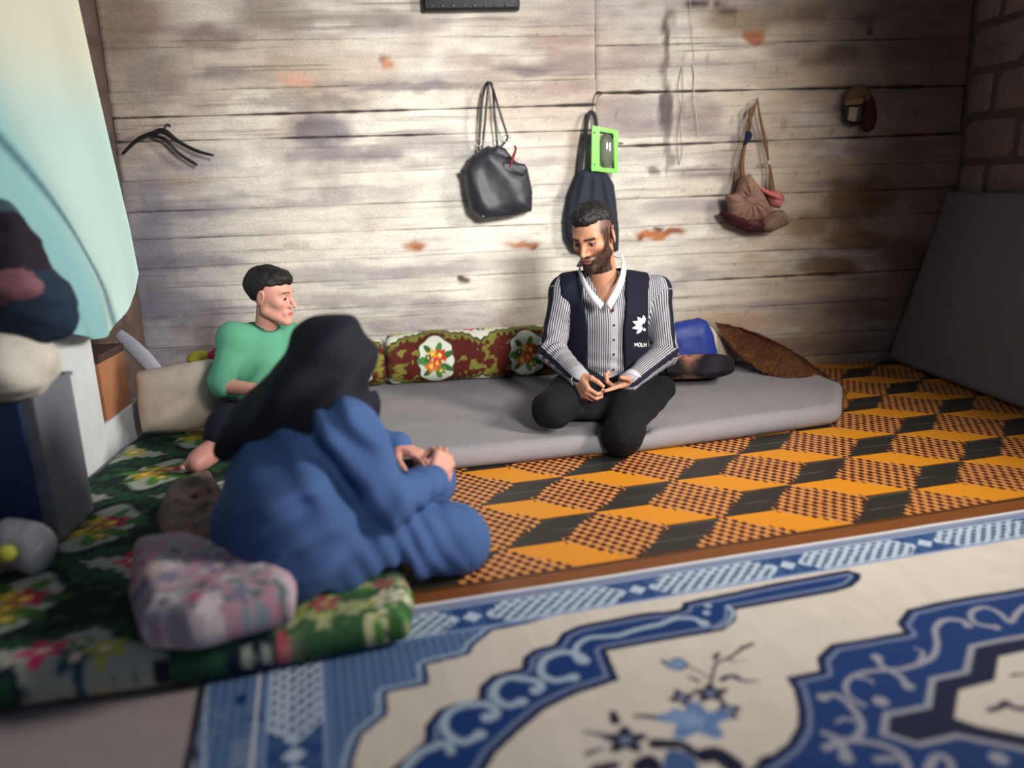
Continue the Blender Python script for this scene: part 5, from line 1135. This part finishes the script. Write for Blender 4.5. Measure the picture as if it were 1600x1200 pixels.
# ===== the woman seated in front, seen from behind
def build_woman():
    pel = V(-.40, 1.86, .215); f = unit(V(.86, .50, 0)); lat = unit(V(.50, -.86, 0))      # lat = her right-hand side, towards the camera
    shN = W(543, 676, 1.90); shF = shN-lat*.30+V(-.03, 0, .0); che = (shN+shF)/2+V(-.06, -.0, -.13)
    hc = W(519, 556, 2.06); nck = (shN+shF)/2*.6+hc*.4+V(.0, 0, -.02)
    elN = W(606, 784, 1.83); wrN = W(676, 752, 2.02); elF = W(590, 700, 2.30); wrF = W(622, 697, 2.28)
    hipN = pel+lat*.09+V(0, 0, -.02); hipF = pel-lat*.09+V(0, 0, -.02)
    knN = W(708, 838, 1.98); knF = W(668, 752, 2.36); anN = W(560, 900, 1.90); anF = W(560, 850, 2.2); anN[2] = .13; anF[2] = .15
    par = person('person', V(pel[0], pel[1], .1), 'woman in black headscarf and long blue dress sitting cross-legged with her back to the camera')
    Rh = frame(unit(V(.80, .50, -.38)), unit(V(.3, .15, 1)))
    hp, T = head_prims(hc+V(0, 0, -.012), Rh, .94)
    body = [cone(pel, che, .135, .125, .06, lab=1), cone(shN, shF, .050, .050, .05, lab=1), cone((shN+shF)/2, nck, .06, .048, .04), cone(nck, T(0, -.02, -.05), .048, .048, .03),
            cone(hipN+V(0, 0, -.01), knN+V(0, 0, -.012), .078, .058, .04, lab=6), cone(hipF, knF, .085, .058, .04, lab=7), cone(knN, anN, .052, .036, .03, lab=8), cone(knF, anF, .050, .036, .03, lab=9),
            cone(anN, anN+V(-.02, .12, .0), .034, .02, .02, lab=8), cone(anF, anF+V(.03, -.10, -.01), .032, .02, .02, lab=9)]
    arms = [cone(shN, elN, .050, .042, .02, lab=2), cone(elN, wrN, .040, .026, .012, lab=3), cone(shF, elF, .048, .040, .02, lab=4), cone(elF, wrF, .038, .026, .012, lab=5)]; trunk = body; body = trunk+arms
    hN = hand_prims(wrN, W(694, 716, 2.07)-wrN, unit(V(-.6, .5, -.3)), .95, ((.7, .8), (.8, .9), (.9, 1.0), (1.0, 1.0)), .5, 1)
    hF = hand_prims(wrF, W(668, 716, 2.21)-wrF, unit(V(.1, -.3, -.8)), .95, ((.2, .25), (.3, .3), (.4, .3), (.5, .4)), .3, 1)
    def col(vt):
        C = np.tile(lin((196, 142, 126)), (len(vt), 1)); q = (vt-hc)@Rh/.94; x, y, z = q.T
        C = mix(C, lin((40, 28, 26)), np.exp(-((z-.037)/.004)**2)*(y > .05)*(np.abs(x) > .01)*(np.abs(x) < .05)); C = mix(C, lin((30, 22, 22)), (y > .06)*(((np.abs(x)-.031)/.010)**2+((z-.012)/.006)**2 < 1)); C = mix(C, lin((170, 90, 90)), (y > .07)*((x/.022)**2+((z+.053)/.009)**2 < 1))
        return C
    addbody(par, [(hp, .0045, None), (body+[rbox(V(-1.085, 1.9, -.401), V(1.0, 1.2, .502), .002, k=.004, sub=True)], .009, None), (hN+[cone(wrN, wrN+(elN-wrN)*.3, .025, .028, .02)], .003, None), (hF+[cone(wrF, wrF+(elF-wrF)*.5, .025, .028, .02)], .003, None)], skin_mat('woman_skin', (196, 142, 126)), col)
    # long blue dress
    dr = inflate(body, lambda l: {1: .022, 2: .026, 3: .022, 4: .022, 5: .018, 6: .035, 7: .030, 8: .03, 9: .02}[l], (1, 6, 7, 8, 9))
    dr += [ell(pel+V(.02, -.0, -.03), (.170, .175, .115), k=.07, lab=1), cone(pel+V(.03, -.03, .02), che+V(.02, -.02, 0), .148, .135, .07, lab=1), cone(knN+V(-.02, 0, .0), anN+V(-.14, -.02, -.0), .075, .075, .06, lab=8), cone(hipN+V(0, -.02, -.03), anN+V(.02, 0, -.02), .11, .07, .06, lab=8),
           cone(pel+V(.05, 0, 0), (knN+knF)/2+V(-.08, 0, -.03), .10, .06, .05, lab=7)]
    dr += [cone(che+V(0, 0, .03), shN+V(-.02, .0, -.02), .125, .075, .06, lab=1)]
    ai = inflate(arms, lambda l: {2: .024, 3: .020, 4: .020, 5: .016}[l]); ai[0].k = .035; dr += ai
    keepout = rbox(V(-1.085, 1.9, -.402), V(1.0, 1.2, .5), .002, k=.004, sub=True)
    fd = unit(elN-shN)
    def folds(P):
        s = .007*vnoise(P*V(1, 1, .6), 9, 5, 2)+.007*np.sin((P@unit(V(.7, .1, -.6)))*46+4*vnoise(P, 4, 12, 2))*sstep(-.1, .3, vnoise(P, 3, 15, 1))
        d = np.linalg.norm(P-(shN+V(-.06, -.03, -.06)), axis=1); a = unit(V(.55, -.1, -.8)); b = np.cross(a, FWD); s = s+.015*np.sin((P-shN)@unit(b)*64+3*vnoise(P, 6, 2, 1))*np.exp(-(d/.16)**2)
        d = np.linalg.norm(P-wrN-(elN-wrN)*.4, axis=1); s = s+.008*np.sin((P-elN)@unit(wrN-elN)*110+2*vnoise(P, 8, 3, 1))*np.exp(-(d/.07)**2)
        c = (hipN+knN)/2+V(.02, 0, -.02); d = np.linalg.norm(P-c, axis=1); s = s+.006*np.sin((P-c)@unit(V(.85, .2, .35))*130+1.6*vnoise(P, 7, 4, 1))*np.exp(-(d/.15)**2)
        d = np.linalg.norm(P-(pel+V(.03, -.16, .07)), axis=1); s = s+.013*np.sin(P[:, 2]*70-P[:, 0]*22+2*vnoise(P, 6, 9, 1))*np.exp(-(d/.16)**2)
        return s
    sdf_obj('dress', dr+[keepout], .0062, mat('blue_dress', (62, 90, 140), .82, var=.10, vscale=6, bump=.3, bscale=420), par, post=folds, clip=(V(-9, -9, .006), V(9, 9, 9)))
    # headscarf with a cape falling over shoulders and back
    ba = (shN+shF)/2
    hj = [ell(hc+V(.0, 0, .004), (.096, .106, .108), Rh, k=.03), cone(hc+V(-.02, 0, -.01), nck+V(-.03, 0, .0), .088, .10, .05), cone(nck+V(-.02, 0, .0), shN+V(-.035, .03, .012), .10, .062, .06), cone(nck+V(-.02, 0, -.02), shF+V(-.04, .02, .0), .10, .065, .07),
          cone(hc+V(.03, .02, -.05), W(585, 690, 2.06), .075, .022, .05), cone(shF+V(-.02, -.02, .0), W(372, 684, 2.02), .085, .036, .06), cone(shN+V(-.06, .05, .0), W(395, 690, 1.98), .075, .034, .07), cone(nck+V(-.06, 0, 0), W(380, 668, 2.08), .10, .05, .08),
          cone(W(372, 684, 2.02), W(352, 706, 1.99), .04, .02, .04)]
    hollow = ell(hc+Rh@V(0, .085, -.02), (.062, .05, .085), Rh, .01, True)
    def hf(P):
        q = P-hc; s = .003*vnoise(P, 12, 4, 2)
        b = unit(V(.5, -.5, .55)); t = (P-hc)@unit(np.cross(b, unit(V(-.7, -.1, -.65))))
        s = s+.007*np.sin(t*62+1.8*vnoise(P, 5, 8, 1))*sstep(.03, .14, np.linalg.norm(q, axis=1)*1.0)
        return s
    sdf_obj('headscarf', hj+[hollow], .006, mat('black_scarf', (18, 21, 33), .8, var=.12, vscale=7, bump=.2, bscale=420), par, post=hf)
    tube('white_cuff', [W(668, 762, 2.0), W(674, 754, 2.015), W(680, 748, 2.025)], [.035, .036, .034], bpy.data.materials['blue_dress'], par, 14, 2)
    # the dark cup she holds
    c = W(640, 722, 2.235); t = empty('cup', c, 'small dark cup with a pale rim held in the seated woman\'s hands', 'cup')
    tube('cup_body', [c+V(0, 0, -.028), c+V(0, 0, -.01), c+V(0, 0, .022)], [.020, .026, .030], mat('dark_ceramic', (22, 20, 26), .3, spec=.6, bump=0), t, 20, 4)
    tube('rim', [c+V(.03*math.cos(a), .03*math.sin(a), .023) for a in np.linspace(0, 6.28, 17)], .0028, mat('pale_rim', (176, 172, 156), .4, bump=0), t, 6, 2, fdir=(0, 0, 1))
build_woman()

# ===== the boy behind her
def build_boy():
    hc = W(424, 462, 3.02); nck = W(414, 508, 3.06); che = W(408, 560, 3.08); pel = W(398, 640, 3.08); pel[2] = .20
    f = unit(V(.93, -.30, -.12)); Rh = frame(f); lat = unit(V(-.45, -.85, 0)); s = .86
    shN = W(365, 528, 2.98); shF = W(452, 528, 3.16); elN = W(346, 602, 2.92); wrN = W(425, 612, 2.86); elF = W(468, 590, 3.10); wrF = W(455, 630, 2.95)
    knN = W(352, 668, 2.78); knF = W(470, 668, 2.9); anN = W(318, 712, 2.62); anF = V(-.55, 2.82, .15)
    anN = G(326, 706, .145)
    par = person('person', V(pel[0], pel[1], .1), 'dark-haired boy in a green T-shirt sitting behind the woman, looking right')
    hp, T = head_prims(hc, Rh, s)
    body = [cone(pel, che, .095, .088, .05, lab=1), cone(shN, shF, .040, .040, .04, lab=1), cone(nck+V(0, 0, -.04), T(0, -.02, -.05), .042, .038, .03),
            cone(shN, elN, .036, .030, .03, lab=2), cone(elN, wrN, .029, .021, .02, lab=3), cone(shF, elF, .036, .030, .03, lab=4), cone(elF, wrF, .029, .021, .02, lab=5),
            cone(pel+V(-.06, -.03, -.02), knN, .065, .047, .03, lab=6), cone(pel+V(.06, -.03, -.02), knF, .065, .047, .03, lab=7), cone(knN, anN, .042, .030, .03, lab=8), cone(knF, anF, .042, .03, .03, lab=9)]
    toe = G(292, 735, .125); d = unit(toe-anN)
    foot = [cone(anN, anN+d*.05, .034, .036, .02), cone(anN+V(0, 0, -.01), toe-d*.045, .036, .030, .02)]
    l = unit(np.cross(d, (0, 0, 1)))
    for i in range(5): b = toe-d*(.05+.006*i)+l*(.026-.013*i); foot.append(cone(b, b+d*(.036-.004*i), .0115-.0012*i, .0095-.001*i, .004))
    hN = hand_prims(wrN, V(.9, -.1, .05), V(0, .3, -.9), .78, (.3, .3, .4, .4), .3, 1); hF = hand_prims(wrF, V(-.1, -.8, -.3), V(0, .2, -.9), .78, (.4, .4, .5, .5), .3, 1)
    def col(vt):
        C = np.tile(lin((200, 146, 130)), (len(vt), 1)); q = (vt-hc)@Rh/s; x, y, z = q.T
        C = mix(C, lin((30, 22, 22)), np.exp(-((z-.026)/.004)**2)*(y > .05)*(np.abs(x) > .01)*(np.abs(x) < .05)); C = mix(C, lin((20, 14, 14)), (y > .06)*(((np.abs(x)-.031)/.010)**2+((z)/.006)**2 < 1)); C = mix(C, lin((176, 96, 92)), (y > .07)*((x/.022)**2+((z+.066)/.009)**2 < 1))
        return mix(C, lin((206, 146, 138)), np.linalg.norm(vt-anN, axis=1) < .2)
    addbody(par, [(hp, .0035, None), (body, .008, (V(-9, -9, .1), V(9, 9, 9))), (foot, .004, (V(-9, -9, .1), V(9, 9, 9))), (hN, .003, None), (hF, .003, None)], skin_mat('boy_skin', (200, 146, 130)), col)
    ts = inflate([b for b in body if b.lab in (1, 2, 4)], lambda l: .016 if l == 1 else .018)
    for p in ts:
        pass
    ts += [cone(nck+V(0, 0, -.05), nck+V(0, 0, -.015), .062, .05, .03, lab=1), cone(pel, che, .115, .105, .05, lab=1)]
    ts += [cone(nck+V(0, 0, -.0), nck+V(.01, -.01, .08), .044, .056, .008, True)]
    neck_dark = lambda vt: mix(np.tile(lin((84, 150, 122)), (len(vt), 1)), lin((28, 60, 54)), np.clip(sstep(.068, .056, np.linalg.norm(vt-nck-V(0, 0, .012), axis=1))+sstep(.008, .003, np.abs((vt-shN)@unit(V(.75, -.35, -.75))-.055))*(vt[:, 0] < che[0]-.01)*.0, 0, 1))
    tsx = ts
    sdf_obj('t_shirt', tsx, .0055, mat('green_jersey', attr=True, rough=.85, var=.08, vscale=8, bump=.2, bscale=420), par, neck_dark, lambda P: .006*np.sin((P-che)@unit(V(.5, -.2, -.8))*60+2.5*vnoise(P, 8, 3, 1))*np.exp(-((P[:, 2]-che[2]+.04)/.1)**2)+.003*vnoise(P, 14, 4, 2))
    tr = inflate([b for b in body if b.lab in (6, 7, 9)], .016)+[cone(pel+V(0, 0, -.02), pel, .105, .10, .05), cone(knN, knN+(anN-knN)*.45, .055, .050, .03)]
    sdf_obj('shorts', tr, .007, mat('dark_shorts', (30, 32, 48), .85), par, clip=(V(-9, -9, .1), V(9, 9, 9)))
    def TE(p, r, sub=False, k=.02): return ell(T(*p), V(*r)*s, Rh, k, sub)
    hair = [TE((0, -.022, .046), (.084, .100, .086)), TE((0, .040, .082), (.056, .050, .036)), Prim(lambda P: (lambda q: np.where(q[..., 1] > .01, q[..., 2]-.052, q[..., 2]-.052+(.01-q[..., 1])*2.4))((P-hc)@Rh/s)*s*.7, hc-.2, hc+.2, .01, True)]
    sdf_obj('hair', hair, .004, bpy.data.materials['black_hair'], par, post=lambda P: .004*vnoise(P, 55, 3, 2))
build_boy()
